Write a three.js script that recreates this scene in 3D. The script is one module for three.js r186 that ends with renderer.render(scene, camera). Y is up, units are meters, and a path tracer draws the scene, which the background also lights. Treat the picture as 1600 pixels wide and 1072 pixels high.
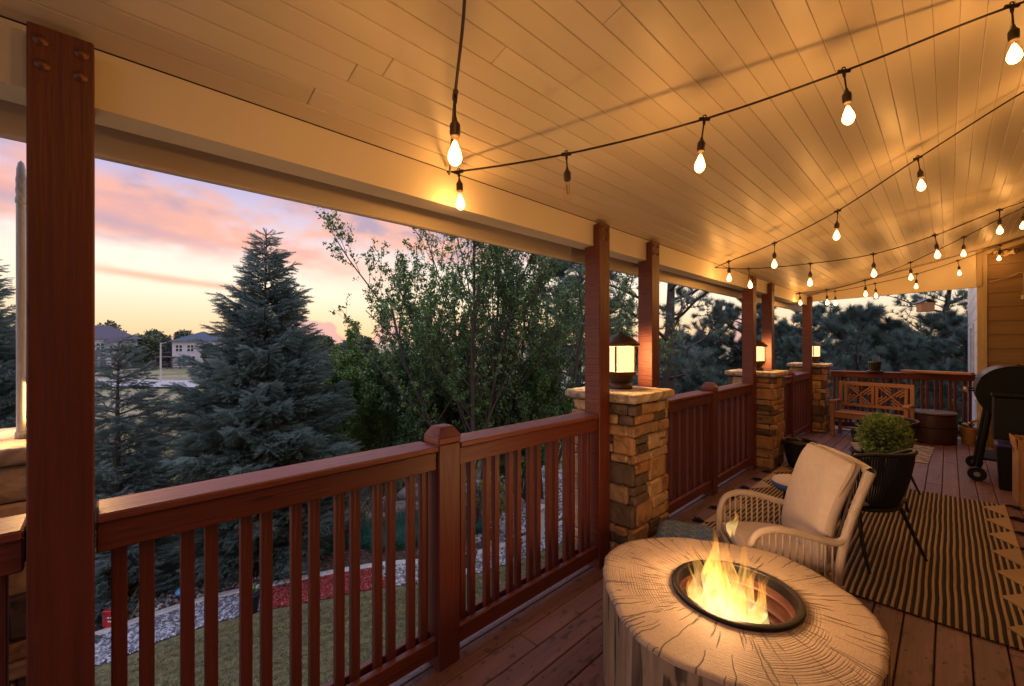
import * as THREE from 'three';
import { mergeGeometries } from 'three/addons/utils/BufferGeometryUtils.js';

// ------------------------------------------------------------------ camera, sky, sun, exposure
const scene = new THREE.Scene();
const camera = new THREE.PerspectiveCamera(78.16, 1600 / 1072, 0.05, 900);
camera.position.set(0, 1.72, 0);
camera.rotation.set(0, 0.80179, 0);
camera.setViewOffset(1600, 1072, 0, -2, 1600, 1072);
const renderer = new THREE.WebGLRenderer({ antialias: true });
renderer.toneMapping = THREE.LinearToneMapping;
renderer.toneMappingExposure = 1.8;
renderer.shadowMap.enabled = true;

function rng(seed) { let a = seed >>> 0; return () => { a = (a + 0x6D2B79F5) | 0; let t = Math.imul(a ^ (a >>> 15), 1 | a); t = (t + Math.imul(t ^ (t >>> 7), 61 | t)) ^ t; return ((t ^ (t >>> 14)) >>> 0) / 4294967296; }; }
const clamp = (x, a = 0, b = 1) => Math.min(b, Math.max(a, x));
const lerp = (a, b, t) => a + (b - a) * t;
const sstep = (a, b, x) => { const t = clamp((x - a) / (b - a)); return t * t * (3 - 2 * t); };
// value noise with a period, on a hashed lattice
const HASH = (() => { const r = rng(7), a = new Float32Array(65536); for (let i = 0; i < 65536; i++) a[i] = r(); return a; })();
const mod = (a, n) => ((a % n) + n) % n;
function vnoise(x, y, px = 256, py = 256, s = 0) {
  const xi = Math.floor(x), yi = Math.floor(y), fx = x - xi, fy = y - yi, u = fx * fx * (3 - 2 * fx), v = fy * fy * (3 - 2 * fy);
  const h = (i, j) => HASH[(mod(i, px) + mod(j, py) * 271 + s * 7919) & 65535];
  return lerp(lerp(h(xi, yi), h(xi + 1, yi), u), lerp(h(xi, yi + 1), h(xi + 1, yi + 1), u), v);
}
function fbm(x, y, px, py, o = 4, s = 0) { let a = 0, w = 0.5, n = 0; for (let i = 0; i < o; i++) { a += w * vnoise(x, y, px, py, s + i); n += w; x *= 2; y *= 2; px *= 2; py *= 2; w *= 0.5; } return a / n; }

{ // dusk sky: cream and peach near the horizon, violet above, streaks of pink cloud
  const W = 3072, H = 1536, d = new Float32Array(W * H * 4), DEG = 180 / Math.PI;
  const stops = [[-90, .22, .20, .19], [-1, .40, .30, .25], [0, .57, .36, .19], [2.5, .60, .44, .27], [6, .66, .56, .43], [9.5, .66, .57, .49], [13, .50, .41, .45], [18, .32, .285, .44], [28, .52, .50, .70], [50, .80, .80, 1.05], [90, .88, .89, 1.14]];  // unseen upper stops are brightened past the visible sky to lift the outdoor light
  const fwd = -Math.PI / 2 - 0.80179; // atan2(z, x) of the view
  for (let j = 0; j < H; j++) {
    const el = ((j + .5) / H - .5) * 180;
    let k = 0; while (k < stops.length - 2 && stops[k + 1][0] < el) k++;
    const t = clamp((el - stops[k][0]) / (stops[k + 1][0] - stops[k][0])), base = [1, 2, 3].map((c) => lerp(stops[k][c], stops[k + 1][c], t));
    for (let i = 0; i < W; i++) {
      let az = (((i + .5) / W - .5) * 2 * Math.PI - fwd) * DEG; az = mod(az + 180, 360) - 180;
      let [r, g, b] = base;
      const u = (i + .5) / W;
      if (el > -2) {
        const e2 = el + 0.10 * az; // the streaks tilt downwards to the right
        // broad streaky decks
        let n = fbm(u * 60, el * .34 + 3, 60, 999, 5, 3), n2 = fbm(u * 150, el * .9, 150, 999, 5, 11);
        const band = Math.exp(-(((el - 13.0) / 3.0) ** 2)) + .8 * Math.exp(-(((el - 22) / 6) ** 2)) + .45 * Math.exp(-(((el - 40) / 14) ** 2));
        let c = sstep(.42, .70, n * .62 + n2 * .38 + band * .20 - .06) * clamp(band * 1.3);
        const under = sstep(.35, .75, fbm(u * 110 + .3, el * .7 + 9, 110, 999, 4, 21));
        const lit = [.60, .295, .205], dim = [.28, .21, .27];
        const q = clamp(under * .9 + (el - 13) * .06, 0, 1);
        r = lerp(r, lerp(lit[0], dim[0], q), c * .85); g = lerp(g, lerp(lit[1], dim[1], q), c * .85); b = lerp(b, lerp(lit[2], dim[2], q), c * .85);
        // long pink streak with a grey-violet belly
        const s0 = az + 40, yc = 13.2 - .135 * (s0 + 6) + Math.sin(az * .11) * .5, ww = 1.5 + .9 * fbm(u * 200, el, 200, 999, 4, 5);
        const inn = sstep(-27, -12, s0) * sstep(34, 15, s0);
        let st = Math.exp(-(((el - yc) / ww) ** 2)) * inn * (.55 + .6 * n2);
        const st2 = Math.exp(-(((el - yc + 1.4) / .8) ** 2)) * inn * sstep(16, -8, s0) * sstep(.3, .6, n2 + .1);
        st = clamp(st); r = lerp(r, .60, st * .8); g = lerp(g, .285, st * .8); b = lerp(b, .22, st * .8);
        r = lerp(r, .32, clamp(st2) * .75); g = lerp(g, .235, clamp(st2) * .75); b = lerp(b, .29, clamp(st2) * .75);
        // thin low streak
        const y3 = 6.9 - .085 * (az + 40), s3 = Math.exp(-(((el - y3) / (.28 + .3 * n2)) ** 2)) * sstep(-50, -42, az) * sstep(-24, -33, az);
        r = lerp(r, .60, s3 * .8); g = lerp(g, .30, s3 * .8); b = lerp(b, .20, s3 * .8);
        // low banks of violet cloud all round the horizon
        const top = 3.2 * sstep(.52, .72, fbm(u * 44 + .11, 2.5, 44, 999, 3, 31)) + 2.2 * (fbm(u * 330, el * 1.3, 330, 999, 4, 41) - .42);
        const lo = sstep(top + .12, top - .35, el) * sstep(.1, .7, top);
        r = lerp(r, .42, lo * .8); g = lerp(g, .25, lo * .8); b = lerp(b, .26, lo * .8);
      }
      // the set sun's glow
      const gl = Math.exp(-(((az + 4) / 32) ** 2)) * Math.exp(-((el / 7) ** 2)) * (el > -2 ? 1 : 0);
      r *= 1 + .25 * gl; g *= 1 + .10 * gl;
      const o = (j * W + i) * 4; d[o] = r; d[o + 1] = g; d[o + 2] = b; d[o + 3] = 1;
    }
  }
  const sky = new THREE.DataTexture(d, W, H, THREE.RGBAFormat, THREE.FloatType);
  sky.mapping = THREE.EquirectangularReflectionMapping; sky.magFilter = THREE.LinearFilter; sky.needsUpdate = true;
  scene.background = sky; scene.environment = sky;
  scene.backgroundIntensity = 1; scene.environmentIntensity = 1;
}
const sun = new THREE.DirectionalLight(new THREE.Color(1, .62, .36), 0.7);
{ const a = -Math.PI / 2 - 0.80179 - 0.08; sun.position.set(Math.cos(a) * 40, 3.5, Math.sin(a) * 40); sun.shadow.radius = 24; sun.castShadow = true;
  const c = sun.shadow.camera; c.left = c.bottom = -30; c.right = c.top = 30; c.far = 120; sun.shadow.mapSize.set(2048, 2048); scene.add(sun, sun.target); }
const BULB = new THREE.Color(1, .45, .105), FIRE = new THREE.Color(1, .52, .21);
const BULB_CD = 0.155, LANTERN_CD = 1.6, FIRE_CD = 0.92;

// ------------------------------------------------------------------ helpers: objects
const taken = {};
function numbered(n) { const k = taken[n] = (taken[n] ?? -1) + 1; return k ? `${n}_${String(k).padStart(3, '0')}` : n; }
function tag(o, label, category, group) { if (label) o.userData.label = label; if (category) o.userData.category = category; if (group) o.userData.group = group; return o; }
function thing(name, label, category, p = [0, 0, 0], turn = 0, group) { const o = new THREE.Group(); o.name = numbered(name); o.position.set(...p); o.rotation.y = turn; scene.add(o); return tag(o, label, category, group); }
function structure(name, o, label) { o.name = numbered(name); o.userData.kind = 'structure'; if (label) o.userData.label = label; scene.add(o); return o; }
function part(parent, name, geo, m, p, r, s) {
  const o = new THREE.Mesh(Array.isArray(geo) ? join(geo) : geo, m); o.name = name; o.castShadow = o.receiveShadow = true;
  if (p) o.position.set(...p); if (r) o.rotation.set(...r); if (s) o.scale.set(...s); parent.add(o); return o;
}
function solo(name, geo, m, label, category, p, r, group) { const o = part(scene, numbered(name), geo, m, p, r); return tag(o, label, category, group); }
function copyOf(o, name, label, p, turn) { const c = o.clone(); c.name = numbered(name); c.userData = { ...o.userData, label }; c.position.set(...p); if (turn !== undefined) c.rotation.y = turn; scene.add(c); return c; }

// ------------------------------------------------------------------ helpers: geometry
const V = (x, y, z) => new THREE.Vector3(x, y, z);
function clean(g) { if (g.index) g = g.toNonIndexed(); for (const k of Object.keys(g.attributes)) if (!['position', 'normal', 'uv'].includes(k)) g.deleteAttribute(k); if (!g.attributes.uv) g.setAttribute('uv', new THREE.BufferAttribute(new Float32Array(g.attributes.position.count * 2), 2)); if (!g.attributes.normal) g.computeVertexNormals(); g.morphAttributes = {}; return g; }
function join(list) { return list.length === 1 ? clean(list[0]) : mergeGeometries(list.map(clean)); }
function at(g, p, r, s) { const o = new THREE.Object3D(); if (p) o.position.set(...p); if (r) o.rotation.set(...r); if (s) o.scale.set(...s); o.updateMatrix(); return g.applyMatrix4(o.matrix); }
// chamfered box with uv in metres, u along its longest side; corners may be jittered
function cbox(w, h, d, b = .004, uv = [0, 0], jit = 0, rnd = null) {
  b = Math.min(b, w * .4, h * .4, d * .4);
  const S = [w / 2, h / 2, d / 2], vs = [], id = (i, a) => i * 3 + a;
  for (let i = 0; i < 8; i++) {
    const sg = [i & 1 ? 1 : -1, i & 2 ? 1 : -1, i & 4 ? 1 : -1], j = jit ? [0, 1, 2].map(() => (rnd() - .5) * 2 * jit) : [0, 0, 0];
    for (let a = 0; a < 3; a++) vs.push([0, 1, 2].map((k) => sg[k] * (S[k] - (k === a ? 0 : b)) + j[k]));
  }
  const tri = [], quad = (a, c, e, f) => tri.push([a, c, e], [a, e, f]);
  for (let a = 0; a < 3; a++) {
    const u = (a + 1) % 3, v = (a + 2) % 3;
    for (const sg of [0, 1]) { const q = [[0, 0], [1, 0], [1, 1], [0, 1]].map(([p, r]) => id((sg << a) | (p << u) | (r << v), a)); sg ? quad(...q) : quad(...q.reverse()); }
    for (const p of [0, 1]) for (const r of [0, 1]) { const i0 = (p << u) | (r << v), i1 = i0 | (1 << a); quad(id(i0, u), id(i1, u), id(i1, v), id(i0, v)); }
  }
  for (let i = 0; i < 8; i++) tri.push([id(i, 0), id(i, 1), id(i, 2)]);
  const pos = [], nor = [], uvs = [], L = [w, h, d].indexOf(Math.max(w, h, d));
  const A = V(), B = V(), C = V(), N = V(), M = V();
  for (const t of tri) {
    A.set(...vs[t[0]]); B.set(...vs[t[1]]); C.set(...vs[t[2]]); N.crossVectors(B.clone().sub(A), C.clone().sub(A)); M.copy(A).add(B).add(C);
    let q = t; if (N.dot(M) < 0) { q = [t[0], t[2], t[1]]; N.negate(); } N.normalize();
    const ab = [Math.abs(N.x), Math.abs(N.y), Math.abs(N.z)], na = ab.indexOf(Math.max(...ab)), ax = [0, 1, 2].filter((k) => k !== na);
    if (ax[1] === L) ax.reverse();
    for (const k of q) { const p = vs[k]; pos.push(...p); nor.push(N.x, N.y, N.z); uvs.push(p[ax[0]] + uv[0], p[ax[1]] + uv[1] + na * .37); }
  }
  const g = new THREE.BufferGeometry(); g.setAttribute('position', new THREE.Float32BufferAttribute(pos, 3)); g.setAttribute('normal', new THREE.Float32BufferAttribute(nor, 3)); g.setAttribute('uv', new THREE.Float32BufferAttribute(uvs, 2)); return g;
}
const boxAt = (x0, x1, y0, y1, z0, z1, b = .004, uv) => at(cbox(Math.abs(x1 - x0), Math.abs(y1 - y0), Math.abs(z1 - z0), b, uv), [(x0 + x1) / 2, (y0 + y1) / 2, (z0 + z1) / 2]);
function tube(pts, r, seg = 0, rad = 8, closed = false) { const c = new THREE.CatmullRomCurve3(pts.map((p) => V(...p)), closed, 'centripetal'); return new THREE.TubeGeometry(c, seg || pts.length * 4, r, rad, closed); }
function taper(pts, radii, rad = 6) { // a limb whose radius changes along the points
  const c = new THREE.CatmullRomCurve3(pts.map((p) => V(...p)), false, 'centripetal'), n = (pts.length - 1) * 2, g = new THREE.TubeGeometry(c, n, 1, rad), P = g.attributes.position, q = V(), w = V();
  for (let i = 0; i <= n; i++) { const t = i / n; c.getPointAt(t, q); const f = t * (radii.length - 1), k = Math.min(radii.length - 2, Math.floor(f)), R = lerp(radii[k], radii[k + 1], f - k); for (let j = 0; j <= rad; j++) { const m = i * (rad + 1) + j; w.fromBufferAttribute(P, m).sub(q).multiplyScalar(R).add(q); P.setXYZ(m, w.x, w.y, w.z); } }
  return g;
}
const bar = (a, b, r, rad = 8) => { const A = V(...a), B = V(...b), g = new THREE.CylinderGeometry(r, r, A.distanceTo(B), rad); g.applyQuaternion(new THREE.Quaternion().setFromUnitVectors(V(0, 1, 0), B.clone().sub(A).normalize())); const m = A.add(B).multiplyScalar(.5); return g.translate(m.x, m.y, m.z); };
const lathe = (pts, seg = 24) => new THREE.LatheGeometry(pts.map(([x, y]) => new THREE.Vector2(x, y)), seg);
function extrude(poly, depth, bevel = 0) { const s = new THREE.Shape(poly.map(([x, y]) => new THREE.Vector2(x, y))); return new THREE.ExtrudeGeometry(s, { depth: depth - 2 * bevel, bevelEnabled: bevel > 0, bevelSize: bevel, bevelThickness: bevel, bevelOffset: -bevel, bevelSegments: 1 }).translate(0, 0, bevel); }
// soft cushion: a rounded slab w x d, thickness h
function pillow(w, h, d, n = 18, pow = 2.6) {
  const g = new THREE.BoxGeometry(1, 1, 1, n, 6, n), P = g.attributes.position;
  for (let i = 0; i < P.count; i++) { const x = P.getX(i) * 2, y = P.getY(i) * 2, z = P.getZ(i) * 2; const e = Math.max(0, 1 - Math.abs(x) ** (pow * 2)) ** .5 * Math.max(0, 1 - Math.abs(z) ** (pow * 2)) ** .5; const rx = 1 - .03 * y * y - .02 * Math.abs(z) ** 4, rz = 1 - .03 * y * y - .02 * Math.abs(x) ** 4; P.setXYZ(i, x * w / 2 * rx, y * h / 2 * (.42 + .58 * e) + .004 * Math.sin(x * 5 + z * 3), z * d / 2 * rz); }
  g.computeVertexNormals(); return g;
}
// ------------------------------------------------------------------ helpers: materials
function dtex(w, h, fn, rx = 1, ry = 1) { const a = new Uint8Array(w * h * 4); for (let j = 0; j < h; j++) for (let i = 0; i < w; i++) { const c = fn((i + .5) / w, (j + .5) / h, i, j), o = (j * w + i) * 4; if (typeof c === 'number') a[o] = a[o + 1] = a[o + 2] = clamp(c) * 255; else { a[o] = clamp(c[0]) * 255; a[o + 1] = clamp(c[1]) * 255; a[o + 2] = clamp(c[2]) * 255; } a[o + 3] = 255; } const t = new THREE.DataTexture(a, w, h); t.wrapS = t.wrapT = THREE.RepeatWrapping; t.magFilter = THREE.LinearFilter; t.repeat.set(rx, ry); t.needsUpdate = true; return t; }
const rgb = (r, g, b) => new THREE.Color().setRGB(r, g, b);
function mat(c, rough = .7, extra = {}) { const { metal, ...e } = extra; return new THREE.MeshStandardMaterial({ color: rgb(...c), roughness: rough, metalness: metal ?? 0, ...e }); }
const phys = (c, rough, extra) => new THREE.MeshPhysicalMaterial({ color: rgb(...c), roughness: rough, ...extra });

const grainT = dtex(1024, 512, (u, v) => { const n = fbm(u * 6, v * 90, 6, 90, 4, 1), m = fbm(u * 3, v * 12, 3, 12, 4, 5), k = fbm(u * 30, v * 260, 30, 260, 2, 9); return .62 + .25 * (n - .5) + .30 * (m - .5) + .16 * (k - .5) + .20; }, .5, 1.0);
const grainB = dtex(1024, 512, (u, v) => { const n = fbm(u * 5, v * 110, 5, 110, 4, 13), k = fbm(u * 26, v * 240, 26, 240, 2, 17); return .5 + .7 * (n - .5) + .35 * (k - .5); }, .5, 1.0);
// worn deck stain: paler scuffs, dark knots and nail stains
const deckT = dtex(1024, 1024, (u, v) => { const n = fbm(u * 5, v * 120, 5, 120, 4, 2), m = fbm(u * 7, v * 14, 7, 14, 5, 25), w = sstep(.56, .70, fbm(u * 10, v * 70, 10, 70, 4, 33)) * sstep(.45, .62, m); let k = .80 + .30 * (n - .5) + .34 * (m - .5); const kn = sstep(.80, .86, vnoise(u * 40, v * 40, 40, 40, 44)) * .35; return [k + w * .16 - kn, k + w * .17 - kn, k + w * .18 - kn]; }, .5, 1.0);
const specT = dtex(512, 512, (u, v) => .72 + .5 * (fbm(u * 16, v * 16, 16, 16, 5, 3) - .5) + .26 * (vnoise(u * 180, v * 180, 180, 180, 8) - .5), 1, 1);
const stoneT = dtex(512, 512, (u, v) => { const a = fbm(u * 5, v * 5, 5, 5, 5, 51), b = fbm(u * 24, v * 24, 24, 24, 4, 57), s = sstep(.58, .74, fbm(u * 9, v * 9, 9, 9, 4, 61)); return [.78 + .55 * (a - .5) + .3 * (b - .5) - s * .25, .76 + .6 * (a - .5) + .3 * (b - .5) - s * .27, .74 + .62 * (a - .5) + .3 * (b - .5) - s * .27]; }, 2.2, 2.2);
const stoneB = dtex(512, 512, (u, v) => fbm(u * 10, v * 10, 10, 10, 5, 71), 2.2, 2.2);
const fineB = dtex(256, 256, (u, v) => fbm(u * 32, v * 32, 32, 32, 3, 91), 4, 4);
const weaveB = dtex(128, 128, (u, v) => .5 + .25 * Math.sin(u * Math.PI * 16) * (Math.sin(v * Math.PI * 16) > 0 ? 1 : -1) + .25 * Math.sin(v * Math.PI * 16), 10, 10);
const clothT = dtex(256, 256, (u, v) => .9 + .08 * Math.sin(u * Math.PI * 128) * Math.sin(v * Math.PI * 128) + .14 * (fbm(u * 9, v * 9, 9, 9, 4, 95) - .5), 2.5, 2.5);

// stained lumber: streaky grain, a few knots, scuffed pale flecks along the grain
const stainT = dtex(1024, 512, (u, v) => { const n = fbm(u * 5, v * 80, 5, 80, 4, 201), m = fbm(u * 4, v * 7, 4, 7, 4, 205), f = sstep(.66, .76, fbm(u * 16, v * 130, 16, 130, 3, 209)) * sstep(.5, .62, fbm(u * 5, v * 5, 5, 5, 3, 213)), kn = sstep(.90, .95, vnoise(u * 22, v * 22, 22, 22, 217)); const k = .80 + .42 * (n - .5) + .40 * (m - .5) - kn * .35; return [k + f * .14, k + f * .18, k + f * .20]; }, .5, 1.0);
const specT2 = dtex(256, 256, (u, v) => .93 + .12 * (fbm(u * 5, v * 5, 5, 5, 4, 131) - .5), .5, .5);
const M = {
  redwood: mat([.128, .025, .0145], .50, { map: stainT, bumpMap: grainB, bumpScale: .0032 }),
  redwood2: mat([.178, .044, .030], .50, { map: stainT, bumpMap: grainB, bumpScale: .0040 }),
  deck: [[.205, .108, .100], [.225, .118, .108], [.188, .098, .092], [.235, .122, .106]].map((c) => mat(c, .50, { map: deckT, bumpMap: grainB, bumpScale: .0016 })),
  darkwood: mat([.05, .025, .018], .8, { map: grainT }),
  ceil: [[.72, .63, .51], [.69, .60, .48], [.74, .65, .53]].map((c) => mat(c, .42, { map: dtex(256, 256, (u, v) => .93 + .12 * (fbm(u * 4, v * 12, 4, 12, 4, 101) - .5), .4, .8), bumpMap: grainB, bumpScale: .0004 })),
  beam: mat([.74, .65, .53], .5, { map: specT2, bumpMap: grainB, bumpScale: .0005 }),
  eave: mat([.70, .60, .50], .6, { map: specT2 }),
  bolt: mat([.16, .07, .045], .45, { metal: .6 }),
  mortar: mat([.10, .075, .055], .95, { map: specT, bumpMap: stoneB, bumpScale: .006 }),
  stones: [[.50, .32, .17], [.44, .26, .13], [.54, .36, .21], [.38, .24, .15], [.48, .35, .23], [.13, .09, .07], [.42, .22, .11], [.30, .20, .13]].map((c) => mat(c, .85, { map: stoneT, bumpMap: stoneB, bumpScale: .012 })),
  cap: mat([.56, .47, .36], .85, { map: stoneT, bumpMap: stoneB, bumpScale: .010 }),
  black: phys([.009, .0085, .009], .55, { specularIntensity: .45 }), blackMetal: phys([.007, .0065, .007], .6, { specularIntensity: .35, bumpMap: fineB, bumpScale: .0004 }),
  cord: mat([.022, .010, .012], .6),
  socket: mat([.035, .018, .014], .45),
  bronze: mat([.10, .060, .036], .5, { metal: .4, map: specT }),
  glass: phys([1, .96, .9], .02, { transmission: 1, thickness: 0, ior: 1.45 }),
  glow: new THREE.MeshStandardMaterial({ color: rgb(.9, .7, .4), emissive: rgb(1, .62, .22), emissiveIntensity: 5, roughness: .4 }),
  shade: new THREE.MeshStandardMaterial({ color: rgb(.8, .7, .55), emissive: rgb(1, .72, .34), emissiveIntensity: .70, roughness: .5 }),
  siding: mat([.235, .140, .065], .65, { map: grainT, bumpMap: grainB, bumpScale: .0008 }),
  trim: mat([.48, .36, .22], .6, { map: grainT }),
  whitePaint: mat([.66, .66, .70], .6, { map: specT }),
  pane: phys([.05, .06, .08], .05, { metalness: 0 }),
};

// ================================================================== the porch
const R1 = rng(11), CEIL = (x) => 2.671 + .3 * (x + 1.91), SL = Math.atan(.3), ZN = 2.6, ZF = -10.95;
{ // deck: every board a piece of its own
  const deck = structure('deck', new THREE.Group(), 'red brown plank deck of the covered porch');
  const pitch = .1435, geos = {};
  for (let i = 0, x = -2.06; x < 1.5; i++, x += pitch) {
    let z = 2.5 + (i % 3) * 1.3;
    while (z > -11.4) {
      const len = Math.min(z > 2.4 ? 2.4 + (i * 1.71) % 2.6 : 3.66, z + 11.4), k = `${len.toFixed(2)}_${i % 5}`;
      if (len < .1) break;
      geos[k] ??= cbox(.1375, .034, len - .004, .004, [(i % 5) * .61, (i % 5) * .29]);
      part(deck, 'deck_board', geos[k], M.deck[Math.floor(R1() * 4)], [x + .07, -.017, z - len / 2]);
      z -= len;
    }
  }
  part(deck, 'deck_frame', [boxAt(-2.03, 1.5, -.28, -.042, -11.35, 4.4, .01)], M.darkwood);
  const sc = []; // screw heads, two to a board at every joist
  for (let i = 0, x = -2.06; x < .6; i++, x += pitch) for (let z = 0; z > -6; z -= .406) for (const o of [.028, .112]) sc.push(at(new THREE.CylinderGeometry(.0038, .0038, .002, 6), [x + o + (R1() - .5) * .012, .0005, z + (R1() - .5) * .02]));
  part(deck, 'screws', sc, M.black).userData.kind = 'stuff';
}
{ // roof with its sloped ceiling of narrow boards
  const roof = structure('porch_roof', new THREE.Group(), 'sloped porch ceiling of cream painted narrow boards');
  const pw = .0925, n = Math.ceil((1.56 + 1.91) / Math.cos(SL) / pw), geos = {};
  for (let i = 0; i < n; i++) {
    const cuts = [ZN, lerp(1.5, -1.5, HASH[i * 3]), lerp(-4.5, -7.5, HASH[i * 5 + 2]), ZF];
    for (let k = 0; k < 3; k++) {
      const len = cuts[k] - cuts[k + 1] - .002, s = (i + .5) * pw;
      const g = cbox(pw - .0012, .016, len, .0032, [HASH[i] * 9, HASH[i + 99]]);
      part(roof, 'ceiling_board', g, M.ceil[(i + k) % 3], [-1.91 + s * Math.cos(SL) - .008 * Math.sin(SL), 2.671 + s * Math.sin(SL) + .008 * Math.cos(SL), (cuts[k] + cuts[k + 1]) / 2], [0, 0, SL]);
    }
  }
  const y = (x) => CEIL(x) + .022;
  part(roof, 'roof_slab', extrude([[-2.52, y(-2.52)], [1.7, y(1.7)], [1.7, y(1.7) + .16], [-2.52, y(-2.52) + .16]], ZN - ZF).translate(0, 0, ZF), M.darkwood);
  part(roof, 'eave_board', boxAt(-2.24, -2.20, 2.423, y(-2.22) - .008, ZF + .02, ZN), M.eave);
}
{ const b = structure('porch_beam', new THREE.Group(), 'long cream beam along the open side of the porch');
  part(b, 'beam', extrude([[-2.05, 2.482], [-1.912, 2.482], [-1.912, 2.6695], [-2.05, 2.628]], ZN + 10.02, .004).translate(0, 0, -10.02), M.beam);
}
// posts: the upper end is notched round the beam and bolted to it
function porchPost(z0, label) { // z0: the far face
  const t = thing('porch_post', label, 'post', [-1.92, 0, z0 + .07], 0, 'red posts that carry the porch roof');
  const top = Math.min(2.655, 2.655);
  part(t, 'shaft', at(extrude([[-.07, 0], [.07, 0], [.07, top], [.012, top - .012], [.012, 2.478], [-.07, 2.478]], .14, .004), [0, 0, -.07]), M.redwood);
  for (const [dy, dz] of [[-.045, -.042], [-.045, .042], [-.115, -.042], [-.115, .042]]) part(t, 'bolt', at(lathe([[0, .010], [.006, .0095], [.0105, .006], [.0125, .003], [.017, .0025], [.017, 0]], 12), [.0705, top + dy, dz * (dy < -.1 ? .93 : 1)], [0, 0, -Math.PI / 2]), M.bolt);
  return t;
}
porchPost(.02, 'wide red post nearest of all, with four bolt heads at its top');
porchPost(-2.861, 'red post in front of the lantern pillar behind the log fire table');
porchPost(-3.681, 'red post glowing orange just beyond the large lit lantern');
porchPost(-6.506, 'red post in front of the second stone pillar');
porchPost(-7.376, 'red post lit orange beyond the second stone pillar');
porchPost(-9.97, 'far corner red post in front of the last stone pillar');
function newel(z0, label) {
  const t = thing('newel_post', label, 'newel post', [-1.92, 0, z0 + .07], 0, 'short posts in the middle of the rail bays');
  part(t, 'shaft', at(cbox(.138, 1.19, .138, .005), [0, .595, 0]), M.redwood);
  const c = (w, h) => [[-w, h], [w, h]];
  part(t, 'cap', at(new THREE.CylinderGeometry(.058, .103, .052, 4, 1), [0, 1.216 + .036, 0], [0, Math.PI / 4, 0]), M.redwood2);
  part(t, 'cap_block', boxAt(-.073, .073, 1.19, 1.227, -.073, .073, .006), M.redwood2);
  return t;
}
newel(-1.40, 'short red newel post with chamfered cap nearest the camera');
const n2 = newel(-5.10, 'short red newel post between the first and second stone pillars');
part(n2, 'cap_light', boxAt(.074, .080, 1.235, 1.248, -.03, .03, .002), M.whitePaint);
newel(-8.62, 'short red newel post between the second and last stone pillars');
const R2 = rng(5);
function railing(label, len, p, turn, cap = true) { // built along -z from its origin; the inner side is +x
  const t = thing('railing', label, 'railing', p, turn, 'red railing bays with paired balusters');
  const ex = -.002;
  if (cap) part(t, 'hand_rail', at(cbox(.182, .030, len - .004, .006, [R2() * 3, R2()]), [-.091, 1.170, -len / 2]), M.redwood2);
  part(t, 'top_rail', at(cbox(.036, .095, len - .004, .004, [R2() * 3, R2()]), [-.034, 1.106, -len / 2]), M.redwood);
  part(t, 'back_rail', at(cbox(.036, .095, len - .004, .004, [R2() * 3, R2()]), [-.112, 1.106, -len / 2]), M.redwood);
  part(t, 'bottom_rail', at(cbox(.036, .095, len - .004, .004, [R2() * 3, R2()]), [-.034, .125, -len / 2]), M.redwood);
  part(t, 'back_bottom_rail', at(cbox(.036, .095, len - .004, .004, [R2() * 3, R2()]), [-.112, .125, -len / 2]), M.redwood);
  const n = Math.max(1, Math.round(len / .196)), step = len / n, g = cbox(.036, 1.02, .040, .003, [0, 0]);
  for (let i = 0; i < n; i++) for (const o of [-.036, .036]) part(t, 'baluster', g, M.redwood, [-.073, .605, -(i + .5) * step - o + (R2() - .5) * .004]);
  return t;
}
railing('red railing bay leaving the picture beside the wide nearest post', 1.5, [-1.852, 0, 1.665], 0);
railing('red railing bay between the wide nearest post and the nearest newel', 1.282, [-1.852, 0, .018], 0);
railing('red railing bay between the nearest newel and the lantern pillar', 1.315, [-1.852, 0, -1.404], 0);
railing('red railing bay just beyond the first stone pillar', 1.275, [-1.852, 0, -3.685], 0);
railing('red railing bay ending at the second stone pillar', 1.262, [-1.852, 0, -5.102], 0);
railing('red railing bay just beyond the second stone pillar', 1.10, [-1.852, 0, -7.38], 0);
railing('red railing bay ending at the far corner post', 1.205, [-1.852, 0, -8.624], 0);
{ // the end railing closes the porch: from the corner pillar to the house
  const a = [-1.655, -10.60], b = [.345, -11.15], len = Math.hypot(b[0] - a[0], b[1] - a[1]);
  railing('red end railing behind the wooden bench and the barrel', len, [a[0], 0, a[1]], -Math.atan2(b[0] - a[0], -(b[1] - a[1])));
}
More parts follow.
